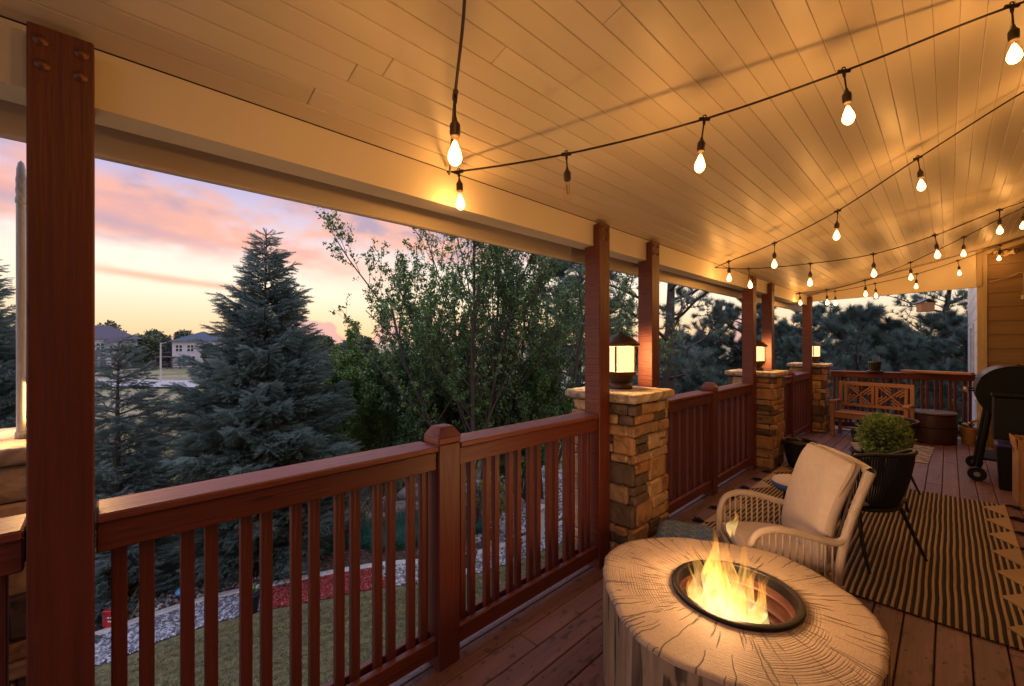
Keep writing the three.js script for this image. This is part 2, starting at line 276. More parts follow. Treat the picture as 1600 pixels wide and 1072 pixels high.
// stone pillars: every stone a piece
function pillar(z, label, seed, x = -1.955, w = .575, foot = true) {
  const t = thing('stone_pillar', label, 'pillar', [x, 0, z], 0, 'stone pillars along the railing'), r = rng(seed), h = w / 2, D = .05;
  part(t, 'mortar_core', boxAt(-h + .032, h - .032, 0, 1.265, -h + .032, h - .032, .003), M.mortar);
  let y = .004; const rows = [];
  while (y < 1.25) { let dh = r() < .22 ? .06 + r() * .03 : .115 + r() * .075; if (1.255 - y - dh < .06) dh = 1.255 - y; rows.push([y, dh]); y += dh; }
  rows.forEach(([y0, dh], k) => {
    for (let f = 0; f < 4; f++) {
      const full = (k + f) % 2 === 0, span = full ? w : w - 2 * D; let s = 0;
      while (s < span - .02) {
        let dw = .12 + r() * .20; if (span - s - dw < .075) dw = span - s;
        const split = dh > .14 && dw < .24 && r() < .45 ? 2 : 1;
        for (let q = 0; q < split; q++) {
          const hh = dh / split, out = (r() - .5) * .02, g = cbox(dw - .006, hh - .006, D + .012, .009 + r() * .006, [r() * 5, r() * 5], .0055, r);
          const cx = -span / 2 + s + dw / 2, cy = y0 + hh * (q + .5), cz = h - D / 2 + out;
          const a = f * Math.PI / 2;
          part(t, 'stone', g, M.stones[r() < .13 ? 5 : Math.floor(r() * 8)], [Math.cos(a) * cx + Math.sin(a) * cz, cy, -Math.sin(a) * cx + Math.cos(a) * cz], [(r() - .5) * .03, a + (r() - .5) * .03, (r() - .5) * .035]);
        }
        s += dw;
      }
    }
  });
  // cap of split flagstone with a rough edge
  const n = 72, o = h + .045, pts = [];
  for (let i = 0; i < n; i++) { const u = i / n * 4, sd = Math.floor(u), q = (u - sd) * 2 - 1, e = o + (fbm(i * .45, seed, 999, 999, 3, 4) - .5) * .035; const c = Math.sign(q) * Math.abs(q) ** .92 * o; pts.push([[c, -e], [e, c], [-c, e], [-e, -c]][sd]); }
  const g = new THREE.BufferGeometry(), P = [], I = [], L = [[.0, .92], [.012, .985], [.03, 1], [.058, .992], [.074, .955], [.076, .5]];
  L.forEach(([yy, k], j) => pts.forEach(([a, b], i) => { const nn = (fbm(i * .9 + j * 7, j * 3.3 + seed, 999, 999, 3, 9) - .5); P.push(a * (k + nn * .02), yy + nn * (j > 3 ? .012 : .006), b * (k + nn * .02)); }));
  P.push(0, 0, 0, 0, .077, 0); const nb = n * L.length;
  for (let j = 0; j < L.length - 1; j++) for (let i = 0; i < n; i++) { const a = j * n + i, b = j * n + (i + 1) % n; I.push(a, a + n, b, b, a + n, b + n); }
  for (let i = 0; i < n; i++) { I.push(nb, i, (i + 1) % n, nb + 1, (L.length - 1) * n + (i + 1) % n, (L.length - 1) * n + i); }
  g.setAttribute('position', new THREE.Float32BufferAttribute(P, 3)); g.setAttribute('uv', new THREE.Float32BufferAttribute(P.flatMap((v, i) => i % 3 === 0 ? [v, P[i + 2] + P[i + 1]] : []), 2)); g.setIndex(I); g.computeVertexNormals();
  part(t, 'cap_stone', g, M.cap, [0, 1.263, 0]);
  if (foot) part(t, 'foot', boxAt(-h + .02, -.112, -2.32, -.002, -h + .02, h - .02, .01), M.mortar);
  return t;
}
pillar(-3.185, 'square stone pillar with the large lantern, behind the log fire table', 21);
pillar(-6.870, 'square stone pillar beside the dark glazed pot', 22);
pillar(-10.30, 'last stone pillar at the far corner beside the bench', 23);
pillar(.36, 'stone pillar mostly hidden behind the wide nearest post', 24, -2.72, .50, false);
// lanterns
function lantern(z, label, x = -1.955, y = 1.339, lampOn = true, sc = 1) {
  const t = thing('pillar_lantern', label, 'lantern', [x, y, z], 0, 'lanterns on the stone pillars'); t.scale.setScalar(sc);
  part(t, 'base', [lathe([[0, 0], [.092, 0], [.096, .012], [.096, .036], [.08, .046], [.072, .052]], 28), lathe([[.072, .05], [.082, .058], [.088, .07], [.118, .105], [.128, .128], [.128, .142], [0, .142]], 28)], M.bronze);
  part(t, 'glass_shade', at(new THREE.CylinderGeometry(.116, .116, .198, 4, 1, true), [0, .242, 0], [0, .25, 0]), M.shade);
  for (let i = 0; i < 4; i++) { const a = i * Math.PI / 2 + .25; part(t, 'corner_bar', at(cbox(.013, .2, .013, .002), [Math.sin(a) * .118, .242, Math.cos(a) * .118], [0, a, 0]), M.bronze); }
  part(t, 'roof', [lathe([[.0, .342], [.135, .342], [.152, .352], [.152, .372], [.14, .376], [.095, .412], [.055, .432], [.03, .444], [.018, .45], [.014, .462], [0, .466]], 28)], M.bronze);
  const l = new THREE.PointLight(BULB.clone().lerp(rgb(1, .62, .24), .5), LANTERN_CD); l.name = 'lantern_lamp'; l.position.y = .25; l.castShadow = true; l.shadow.radius = 3; t.add(l);
  return t;
}
lantern(-3.20, 'large glowing lantern on the first stone pillar between two red posts', -1.965, 1.339, true, 1.06);
lantern(-6.87, 'small lit lantern between the posts of the second stone pillar', -1.965);
lantern(-10.30, 'farthest lit lantern on the last corner pillar', -1.90);
lantern(.135, 'lantern hidden behind the wide nearest post', -2.66, 1.339, true, .62);
{ // pale turned post that shows beside the nearest post
  const t = thing('garden_torch', 'pale slender torch with ribbed rounded top beside the wide nearest post', 'torch', [-2.62, 1.339, .240]); t.scale.set(.6, 1.08, .6);
  part(t, 'stem', lathe([[0, 0], [.03, 0], [.03, .02], [.022, .03], [.0235, .62], [.0235, .88], [0, .88]], 16), M.whitePaint);
  part(t, 'head', lathe([[.0235, .88], [.028, .884], [.028, .90], [.023, .91], [.027, .93], [.024, .95], [.026, .97], [.022, .99], [.022, 1.01], [.014, 1.035], [0, 1.045]], 16), M.whitePaint);
}
// ================================================================== the house
{
  const h = thing('house_wall', 'tan lap sided house wall at the far end of the porch', 'wall', [0, 0, 0]);
  for (let i = 0, y = 0; y < 3.9; i++, y += .236) { // lapped boards, each leaning out at its foot
    const yc = y + .122;
    part(h, 'siding_board', cbox(2.4, .25, .012, .002, [i * .7, i * .31]), M.siding, [.46 + 1.2, yc, -10.87], [-.055, 0, 0]);
  }
  for (let i = 0, y = -.1; y < 4.2; i++, y += .236) part(h, 'siding_board', cbox(.012, .25, 13.3, .002, [i * .3, i * .7]), M.siding, [1.56, y + .122, -4.2], [0, 0, .05]);
  part(h, 'sheathing', [boxAt(.40, 3, -2.3, 4.3, -11.2, -10.90), boxAt(1.58, 1.75, -2.3, 4.4, -11, 2.6)], M.darkwood);
  part(h, 'corner_trim', boxAt(.345, .462, -.3, 3.36, -10.93, -10.835), M.trim);
  part(h, 'corner_trim', boxAt(.335, .400, 2.72, 3.36, -10.80, -10.836), M.trim);
  part(h, 'frieze_board', at(cbox(2.3, .09, .02), [1.47, CEIL(1.47) - .075, -10.85], [0, 0, SL]), M.trim);
  // the side of the house that recedes beyond the end railing, pale in the evening light
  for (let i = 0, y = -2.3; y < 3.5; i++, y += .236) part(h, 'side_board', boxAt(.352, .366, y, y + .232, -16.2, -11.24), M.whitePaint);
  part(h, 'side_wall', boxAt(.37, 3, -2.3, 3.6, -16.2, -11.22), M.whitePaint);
  const w = part(h, 'window', boxAt(.338, .352, .95, 2.05, -13.6, -12.5), M.pane);
  part(w, 'window_frame', [boxAt(.325, .35, .87, .95, -13.7, -12.4), boxAt(.325, .35, 2.05, 2.13, -13.7, -12.4), boxAt(.325, .35, .95, 2.05, -13.7, -13.6), boxAt(.325, .35, .95, 2.05, -12.5, -12.4)], M.whitePaint);
  const g = structure('end_header', new THREE.Group(), 'cream gable board above the open end of the porch');
  const len = Math.hypot(2.24, .86), o = extrude([[0, 2.555], [len, 2.70], [len, CEIL(.33) - .004], [0, CEIL(-1.9) - .004]], .06, .003);
  part(g, 'header', at(o, [-1.90, 0, -10.02], [0, Math.atan2(.86, 2.24), 0]), M.beam);
}
{ const t = thing('flood_light', 'small twin flood light on the tan siding', 'lamp', [.66, 3.24, -10.84]);
  part(t, 'base', at(new THREE.CylinderGeometry(.05, .05, .03, 16), [0, 0, 0], [Math.PI / 2, 0, 0]), M.trim);
  for (const s of [-1, 1]) part(t, 'lamp_head', at(lathe([[0, 0], [.025, .005], [.03, .05], [.045, .10], [.04, .10], [.02, .05], [0, .04]], 14), [s * .03, -.01, .02], [1.2, 0, -s * .9]), M.trim); }
{ const t = thing('wall_cord', 'thin pale cord across the siding with a small white socket', 'cord', [0, 0, 0]);
  part(t, 'cord', tube([[.49, 2.78, -10.84], [.7, 2.84, -10.83], [.845, 2.90, -10.83], [.852, 2.70, -10.83], [.852, 2.52, -10.83]], .006, 24, 5), M.trim);
  part(t, 'socket', at(new THREE.CylinderGeometry(.025, .025, .06, 10), [.852, 2.49, -10.82]), M.whitePaint); }

// ================================================================== string lights
const bulbG = lathe([[0, -.105], [.010, -.104], [.020, -.097], [.0265, -.085], [.029, -.072], [.027, -.055], [.020, -.034], [.0145, -.018], [.013, 0], [0, 0]], 16);
const coreG = lathe([[0, -.101], [.010, -.099], [.019, -.091], [.0240, -.079], [.0245, -.070], [.021, -.053], [.013, -.034], [.008, -.020], [0, -.012]], 12);
const socketG = lathe([[0, .062], [.006, .062], [.008, .05], [.0165, .038], [.0185, .032], [.0185, .006], [.0165, -.004], [.0150, -.006], [0, -.006]], 14);
const teeG = clean(join([at(new THREE.CylinderGeometry(.009, .009, .05, 10), [0, 0, 0], [0, 0, Math.PI / 2]), at(new THREE.CylinderGeometry(.008, .006, .026, 10), [0, -.014, 0]), at(new THREE.TorusGeometry(.007, .003, 6, 10), [0, .012, 0])]));
const leadG = {};
// pts: the cord's points; those with a 4th entry carry a bulb: 1 lit, 2 dark; the 5th entry is the lead's length
function stringRun(label, pts) {
  const t = thing('string_lights', label, 'string lights', [0, 0, 0], 0, 'festoon strings under the porch ceiling');
  part(t, 'cable', tube(pts.map((p) => p.slice(0, 3)), .0052, pts.length * 10, 7), M.cord);
  pts.forEach((p, i) => {
    if (!p[3]) return;
    const [x, y, z, on, lead = .085] = p, a = pts[Math.max(0, i - 1)], b = pts[Math.min(pts.length - 1, i + 1)], turn = Math.atan2(-(b[2] - a[2]), b[0] - a[0]);
    const sw = (HASH[i * 17 + Math.round(Math.abs(x * 10))] - .5) * .16;
    const s = part(t, 'socket', socketG, M.socket, [x + Math.sin(sw) * lead, y - lead - .062, z], [0, 0, sw]);
    part(s, 'connector', teeG, M.cord, [-Math.sin(sw) * lead, lead + .062, 0], [0, turn, 0]);
    part(s, 'lead', bar([-Math.sin(sw) * lead, lead + .05, 0], [0, .055, 0], .004, 6), M.cord);
    const bu = part(t, 'bulb', bulbG, M.glass, [s.position.x, s.position.y - .004, z], [0, 0, sw]);
    if (on === 1) {
      part(bu, 'filament_glow', coreG, M.glow);
      const l = new THREE.PointLight(BULB, BULB_CD); l.name = 'bulb_lamp'; l.position.set(x + Math.sin(sw) * (lead + .1), y - lead - .13, z); l.castShadow = true; scene.add(l);
    } else part(bu, 'filament', [0, 1, 2].map((k) => tube([[Math.sin(k * 2) * .009, -.02, Math.cos(k * 2) * .009], [Math.sin(k * 2) * .006, -.07, Math.cos(k * 2) * .006]], .0012, 4, 4)), M.bronze);
  });
  return t;
}
stringRun('festoon string running up and out at the top beside the nearest beam hook', [[-1.87, 2.645, -1.335], [-1.70, 2.56, -1.22], [-1.178, 2.575, -.868, 1, .075], [-.957, 2.73, -.74], [-.72, 2.88, -.54, 1, .06], [-.1, 3.10, -.2, 1], [.7, 3.33, .25, 1], [1.54, 3.58, .75]]);
stringRun('nearest long festoon string with one dark bulb, crossing to the upper corner', [[-1.87, 2.645, -1.325], [-1.808, 2.640, -1.361, 1, .04], [-1.351, 2.690, -1.698, 2, .07], [-.829, 2.807, -2.083, 1], [-.327, 2.979, -2.453, 1], [.195, 3.188, -2.834, 1], [.72, 3.35, -3.22, 1], [1.54, 3.60, -3.80]]);
stringRun('second festoon string rising from the beam hook between the middle posts', [[-1.905, 2.622, -5.162], [-1.724, 2.655, -5.079, 1, .06], [-1.216, 2.736, -4.846, 1], [-.675, 2.881, -4.598, 1], [-.149, 3.108, -4.356, 1], [.328, 3.30, -4.138], [.5, 3.345, -4.06, 1], [1.05, 3.46, -3.83, 1], [1.54, 3.62, -3.60]]);
stringRun('third festoon string sagging low from the hook between the middle posts', [[-1.905, 2.620, -5.170], [-1.597, 2.592, -5.359, 1, .06], [-1.079, 2.625, -5.701, 1], [-.568, 2.704, -6.038, 1], [-.090, 2.881, -6.353, 1], [.368, 3.108, -6.654, 1], [.9, 3.32, -7.0, 1], [1.54, 3.58, -7.42]]);
stringRun('fourth festoon string from the far corner hook towards the house', [[-1.905, 2.622, -8.905], [-1.83, 2.630, -8.87, 1, .05], [-1.412, 2.629, -8.685, 1], [-.893, 2.708, -8.456, 1], [-.372, 2.881, -8.226, 1], [.138, 3.105, -8.001, 1], [.618, 3.33, -7.789, 1], [1.54, 3.60, -7.42]]);
stringRun('farthest festoon string running along the gable board to the siding', [[-1.905, 2.620, -8.915], [-1.385, 2.654, -9.249, 1], [-.877, 2.771, -9.594, 1], [-.378, 2.915, -9.933, 1], [.119, 3.120, -10.27, 1], [.585, 3.345, -10.586, 1], [.82, 3.44, -10.78]]);

// ================================================================== the log fire table
const LC = [-.72, -2.13], LH = .55;
const outline = [[-1.262, -1.899], [-1.334, -2.053], [-1.344, -2.185], [-1.266, -2.368], [-1.132, -2.524], [-1.012, -2.60], [-.884, -2.66], [-.758, -2.70], [-.629, -2.70], [-.488, -2.647], [-.377, -2.568], [-.285, -2.493], [-.226, -2.419], [-.183, -2.326], [-.161, -2.224], [-.154, -2.119], [-.154, -1.992], [-.18, -1.86], [-.25, -1.72], [-.36, -1.61], [-.506, -1.556], [-.6, -1.53], [-.683, -1.507], [-.77, -1.51], [-.854, -1.523], [-.954, -1.579], [-1.064, -1.668], [-1.177, -1.788]];
const polar = outline.map(([x, z]) => [mod(Math.atan2(z - LC[1], x - LC[0]), 2 * Math.PI), Math.hypot(x - LC[0], z - LC[1])]).sort((a, b) => a[0] - b[0]);
function logR(th) { th = mod(th, 2 * Math.PI); const n = polar.length; let k = 0; while (k < n && polar[k][0] < th) k++; const a = polar[(k - 1 + n) % n], b = polar[k % n]; let da = mod(b[0] - a[0], 2 * Math.PI) || 1e-3, t = mod(th - a[0], 2 * Math.PI) / da; t = t * t * (3 - 2 * t) * .4 + t * .6; return lerp(a[1], b[1], t); }
const RC = [-.70, -2.135], RR = .272; // fire ring
{
  const t = thing('fire_table', 'round fire table made of a thick weathered log slice', 'fire table', [LC[0], 0, LC[1]]);
  const cr = rng(77), cracks = []; // radial drying checks: angle, start, end, width
  for (let i = 0; i < 170; i++) { const th = cr() * 6.283, l = .03 + cr() ** 2.2 * .24, r1 = cr() < .6 ? 1.02 : .45 + cr() * .5; cracks.push([th, r1 - l * 1.7, r1, .0007 + cr() ** 2 * .0022, cr() * 9]); }
  for (let i = 0; i < 90; i++) { const th = cr() * 6.283, r0 = .44 + cr() * .10; cracks.push([th, r0, r0 + .05 + cr() * .16, .0010 + cr() * .0014, cr() * 9]); }
  const N = 1400, SZ = 1.30, ringVal = (x, z) => { const th = Math.atan2(z, x), R = Math.hypot(x, z), f = R / logR(th), w = f * .58 + .016 * (fbm(x * 5 + 9, z * 5 + 9, 999, 999, 3, 3) - .5); return w; };
  const H = new Float32Array(N * N), C = new Float32Array(N * N);
  for (let j = 0; j < N; j++) for (let i = 0; i < N; i++) {
    const x = ((i + .5) / N - .5) * SZ, z = ((j + .5) / N - .5) * SZ, w = ringVal(x, z), th = Math.atan2(z, x);
    const amp = .12 + .88 * sstep(.40, .60, fbm(x * 4 + 20, z * 4 + 5, 999, 999, 3, 8));
    const ph = w / .0118 + 2.6 * fbm(w * 22, 7.7, 999, 999, 3, 81) + .5 * (fbm(x * 9 + 70, z * 9 + 70, 999, 999, 3, 83) - .5), s = mod(ph, 1), late = sstep(.55, .92, s) * sstep(1.0, .95, s);
    const fibre = fbm(x * 150 + 50, z * 150 + 50, 999, 999, 2, 15);
    const pat = fbm(x * 3.2 + 30, z * 3.2 + 30, 999, 999, 4, 19);
    H[j * N + i] = .75 - .34 * late * amp + .18 * (fibre - .5); C[j * N + i] = 1 - .40 * late * amp + .22 * (fibre - .5) + .40 * (pat - .5);
  }
  for (const [th, r0, r1, wd, sd] of cracks) {
    const R = logR(th), n = Math.ceil((r1 - r0) * R / .0006);
    for (let k = 0; k <= n; k++) { const q = k / n, r = lerp(r0, r1, q) * R, a = th + (fbm(r * 14 + sd, sd, 999, 999, 3, 6) - .5) * .045, x = Math.cos(a) * r, z = Math.sin(a) * r, ww = wd * (r1 > 1 ? .25 + .9 * q : Math.sin(Math.PI * clamp(q, .05, .95))), pr = Math.ceil(ww / SZ * N) + 1, ci = (x / SZ + .5) * N, cj = (z / SZ + .5) * N;
      for (let dj = -pr; dj <= pr; dj++) for (let di = -pr; di <= pr; di++) { const ii = Math.round(ci) + di, jj = Math.round(cj) + dj; if (ii < 0 || jj < 0 || ii >= N || jj >= N) continue; const dd = Math.hypot(ii - ci, jj - cj) * SZ / N, m = sstep(ww * 1.5 + .0006, ww * .4, dd), o = jj * N + ii; H[o] = Math.min(H[o], lerp(H[o], .02, m)); C[o] = Math.min(C[o], lerp(C[o], .30, m)); } }
  }
  const tc = dtex(N, N, (u, v, i, j) => { const c = C[j * N + i]; return [c * .92, c * .88, c * .82]; }), tb = dtex(N, N, (u, v, i, j) => H[j * N + i]);
  const topM = mat([.47, .375, .28], .66, { map: tc, bumpMap: tb, bumpScale: .0045 });
  const sideT = dtex(1024, 512, (u, v) => { const n = fbm(u * 110, v * 3, 110, 3, 4, 23), b = fbm(u * 12, v * 3, 12, 3, 5, 29), cr2 = sstep(.60, .68, fbm(u * 70, v * 2.2 + 2, 70, 999, 3, 37)), k = .78 + .5 * (n - .5) + .5 * (b - .5); return [k - cr2 * .55, k - cr2 * .56, k - cr2 * .55]; }), sideB = dtex(1024, 512, (u, v) => { const n = fbm(u * 110, v * 3, 110, 3, 4, 23), cr2 = sstep(.60, .68, fbm(u * 70, v * 2.2 + 2, 70, 999, 3, 37)); return .5 + .6 * (n - .5) - cr2 * .5; });
  const sideM = mat([.46, .31, .185], .8, { map: sideT, bumpMap: sideB, bumpScale: .012 });
  const NT = 240, bumpy = (th, y) => .010 * (fbm(mod(th, 6.2832) * 11, y * 2, 69, 999, 3, 43) - .5) + .014 * (fbm(mod(th, 6.2832) * 3.1, 3, 19, 999, 2, 47) - .5);
  { const P = [], U = [], I = [], NR = 16, ox = RC[0] - LC[0], oz = RC[1] - LC[1];
    for (let k = 0; k <= NR; k++) for (let i = 0; i <= NT; i++) { const th = i / NT * 6.283185, R = logR(th) + bumpy(th, .5) - (k === NR ? 0 : .009), f = Math.min(1, k / (NR - 1)); const hx = ox + Math.cos(th) * RR, hz = oz + Math.sin(th) * RR, ex = Math.cos(th) * R, ez = Math.sin(th) * R; const x = lerp(hx, ex, f), z = lerp(hz, ez, f); P.push(x, LH - (k === NR ? .010 : 0) + .004 * (fbm(x * 7 + 9, z * 7 + 9, 99, 99, 2, 3) - .5), z); U.push(x / SZ + .5, z / SZ + .5); }
    for (let k = 0; k < NR; k++) for (let i = 0; i < NT; i++) { const a = k * (NT + 1) + i, b = a + NT + 1; I.push(a, a + 1, b, b, a + 1, b + 1); }
    const g = new THREE.BufferGeometry(); g.setAttribute('position', new THREE.Float32BufferAttribute(P, 3)); g.setAttribute('uv', new THREE.Float32BufferAttribute(U, 2)); g.setIndex(I); g.computeVertexNormals(); part(t, 'log_top', g, topM); }
  { const P = [], U = [], I = [], NY = 14;
    for (let k = 0; k <= NY; k++) for (let i = 0; i <= NT; i++) { const th = i / NT * 6.283185, y = lerp(LH - .010, 0, k / NY), R = logR(th) + bumpy(th, y) + (k === NY ? -.004 : 0); P.push(Math.cos(th) * R, y, Math.sin(th) * R); U.push(i / NT * 2, y / .8); }
    for (let k = 0; k < NY; k++) for (let i = 0; i < NT; i++) { const a = k * (NT + 1) + i, b = a + NT + 1; I.push(a, a + 1, b, b, a + 1, b + 1); }
    const g = new THREE.BufferGeometry(); g.setAttribute('position', new THREE.Float32BufferAttribute(P, 3)); g.setAttribute('uv', new THREE.Float32BufferAttribute(U, 2)); g.setIndex(I); g.computeVertexNormals(); part(t, 'log_side', g, sideM); }
  const steel = mat([.03, .027, .03], .32, { metal: .8 }), inner = mat([.16, .07, .055], .38, { metal: .5, map: specT });
  const px = [RC[0] - LC[0], LH, RC[1] - LC[1]];
  part(t, 'fire_ring', lathe([[RR - .004, -.03], [RR + .004, .004], [RR + .006, .012], [RR + .002, .018], [RR - .020, .020], [RR - .026, .014], [RR - .027, -.012], [RR - .03, -.03]], 72), steel, px);
  part(t, 'fire_bowl', lathe([[RR - .027, -.012], [RR - .030, -.06], [RR - .040, -.062], [RR - .042, -.075], [RR - .034, -.078], [RR - .036, -.125], [RR - .052, -.128], [RR - .054, -.142], [RR - .046, -.145], [RR - .05, -.20], [0, -.205]], 72), inner, px);
  const er = rng(31), em = [];
  for (let i = 0; i < 260; i++) { const a = er() * 6.283, r = Math.sqrt(er()) * (RR - .07), g = new THREE.IcosahedronGeometry(.012 + er() * .016, 0); const p = g.attributes.position; for (let k = 0; k < p.count; k++) p.setXYZ(k, p.getX(k) * (.7 + .5 * HASH[i + k * 7]), p.getY(k) * .7, p.getZ(k)); em.push(at(g, [Math.cos(a) * r, -.195 + er() * .045 * (1 - r / RR) + .012, Math.sin(a) * r], [er() * 3, er() * 3, er() * 3])); }
  const rocks = part(t, 'lava_rocks', em, mat([.11, .05, .035], .9), px); rocks.userData.kind = 'stuff';
}
{ // the fire: a sheaf of flame tongues
  const t = thing('fire', 'orange fire burning in the log table', 'fire', [RC[0] - .045, LH - .17, RC[1] + .02]);
  const grad = dtex(8, 256, (u, v) => { const a = [[0, .9, .34, .05], [.12, 1, .62, .18], [.34, 1, .74, .28], [.6, 1, .47, .08], [.85, .95, .30, .03], [1, .8, .2, .02]]; let k = 0; while (k < 4 && a[k + 1][0] < v) k++; const f = (v - a[k][0]) / (a[k + 1][0] - a[k][0]); return [1, 2, 3].map((c) => lerp(a[k][c], a[k + 1][c], f)); });
  const alph = dtex(64, 256, (u, v) => { const edge = .18 + .95 * sstep(.30, .68, fbm(u * 9, v * 4.5, 9, 999, 4, 7)); return clamp(sstep(0, .10, v) * sstep(1, .55, v) * edge * 1.05); });
  const flameM = (k, op) => new THREE.MeshStandardMaterial({ color: rgb(0, 0, 0), roughness: 1, emissive: rgb(1, 1, 1), emissiveIntensity: k, emissiveMap: grad, alphaMap: alph, transparent: true, opacity: op, side: THREE.DoubleSide });
  const core = flameM(1.7, .62), mid = flameM(1.0, .5), wisp = flameM(.72, .36);
  function tongue(x, z, h, w, lx, lz, sd, twist = 1.2, flat = .5) {
    const NS = 14, NV = 30, P = [], U = [], I = [];
    for (let k = 0; k <= NV; k++) { const v = k / NV, rr = w * (v < .25 ? .45 + .55 * sstep(0, .25, v) : Math.pow(1 - (v - .25) / .75, .85)) * (1 + .18 * Math.sin(v * 11 + sd)), cx = x + lx * v * v + .022 * Math.sin(v * 6.5 + sd) * v, cz = z + lz * v * v + .022 * Math.cos(v * 5.3 + sd * 1.7) * v, ca = Math.cos(sd + twist * v), sa = Math.sin(sd + twist * v);
      for (let i = 0; i <= NS; i++) { const a = i / NS * 6.2832, e = 1 + .25 * Math.sin(a * 2 + v * 8 + sd), ex = Math.cos(a) * rr * e, ez = Math.sin(a) * rr * flat; P.push(cx + ex * ca - ez * sa, h * v + .015 * Math.sin(a * 3 + sd) * (1 - v), cz + ex * sa + ez * ca); U.push(i / NS, v); } }
    for (let k = 0; k < NV; k++) for (let i = 0; i < NS; i++) { const a = k * (NS + 1) + i, b = a + NS + 1; I.push(a, b, a + 1, b, b + 1, a + 1); }
    const g = new THREE.BufferGeometry(); g.setAttribute('position', new THREE.Float32BufferAttribute(P, 3)); g.setAttribute('uv', new THREE.Float32BufferAttribute(U, 2)); g.setIndex(I); g.computeVertexNormals(); return g;
  }
  const list = [ // x, z, height, width, lean x, lean z, seed, material
    [.03, .03, .36, .060, -.03, -.02, 1.0, core], [-.03, .00, .42, .055, -.04, -.03, 2.2, core], [.08, .06, .26, .05, .01, .00, 3.1, core], [.05, .02, .30, .055, -.01, -.01, 2.7, core],
    [-.07, -.03, .34, .06, -.05, -.05, 4.3, mid], [.00, -.06, .38, .065, -.01, -.07, 5.0, mid], [.10, .00, .33, .045, .05, -.04, 6.1, mid], [-.10, .03, .22, .045, -.06, .02, 7.7, mid], [.13, .05, .24, .04, .06, .02, 8.4, mid],
    [-.03, -.02, .47, .06, -.06, -.06, 9.2, wisp], [.04, -.05, .43, .055, .02, -.08, 10.5, wisp], [-.11, -.01, .36, .05, -.06, -.03, 11.3, wisp], [.14, .01, .34, .035, .08, -.04, 12.1, wisp], [.00, .05, .30, .09, 0, 0, 13.6, wisp],
  ];
  for (const [x, z, h, w, lx, lz, sd, m] of list) part(t, 'flame', tongue(x, z, h, w, lx, lz, sd), m);
  const fr = rng(19); for (let i = 0; i < 16; i++) { const a = fr() * 6.28, q = Math.sqrt(fr()) * .15; part(t, 'flame', tongue(Math.cos(a) * q + .02, Math.sin(a) * q + .02, .14 + fr() * .26, .018 + fr() * .024, (fr() - .5) * .12, -.02 - fr() * .06, fr() * 20, 2.4, .35), fr() < .4 ? mid : wisp); }
  part(t, 'flame', at(tongue(0, 0, .13, .035, .01, -.02, 3.7), [.005, .40, -.10]), wisp);
  const l = new THREE.PointLight(FIRE, FIRE_CD); l.name = 'fire_lamp'; l.position.set(-.02, .34, -.02); l.castShadow = true; l.shadow.radius = 4; t.add(l);
}

// ================================================================== furniture
const MF = {
  rattan: mat([.68, .57, .46], .45, { map: specT, bumpMap: fineB, bumpScale: .0008 }),
  wicker: mat([.54, .44, .33], .6, { map: clothT }),
  beige: mat([.62, .52, .44], .9, { map: clothT, bumpMap: fineB, bumpScale: .0012 }),
  beigeDark: mat([.44, .34, .25], .9, { map: clothT }),
  blue: mat([.07, .16, .46], .85, { map: clothT }),
  floral: mat([1, 1, 1], .9, { map: dtex(256, 256, (u, v) => { const a = sstep(.5, .56, fbm(u * 9, v * 9, 9, 9, 3, 61)), b = sstep(.58, .62, fbm(u * 14, v * 14, 14, 14, 3, 67)); const c = [[.05, .12, .34], [.22, .26, .30], [.10, .22, .50]]; const k = b ? 2 : a > .5 ? 1 : 0; return c[k]; }, 4, 4) }),
  grey: mat([.30, .29, .31], .9, { map: clothT }),
  pillow: mat([.52, .51, .58], .9, { map: clothT, bumpMap: fineB, bumpScale: .0012 }),
  teak: mat([.42, .185, .075], .5, { map: grainT, bumpMap: grainB, bumpScale: .001 }),
  rope: mat([.010, .009, .010], .6),
  glaze: mat([.018, .020, .022], .22), soil: mat([.08, .035, .022], .95, { map: specT }),
  white: mat([.72, .72, .70], .5), card: mat([.42, .22, .095], .8, { map: clothT }),
  barrel: mat([.055, .022, .018], .45, { map: grainT }), lid: mat([.14, .10, .075], .5, { map: grainT }),
  blueLid: mat([.07, .07, .28], .4),
};
const tuft = (list) => join(list);
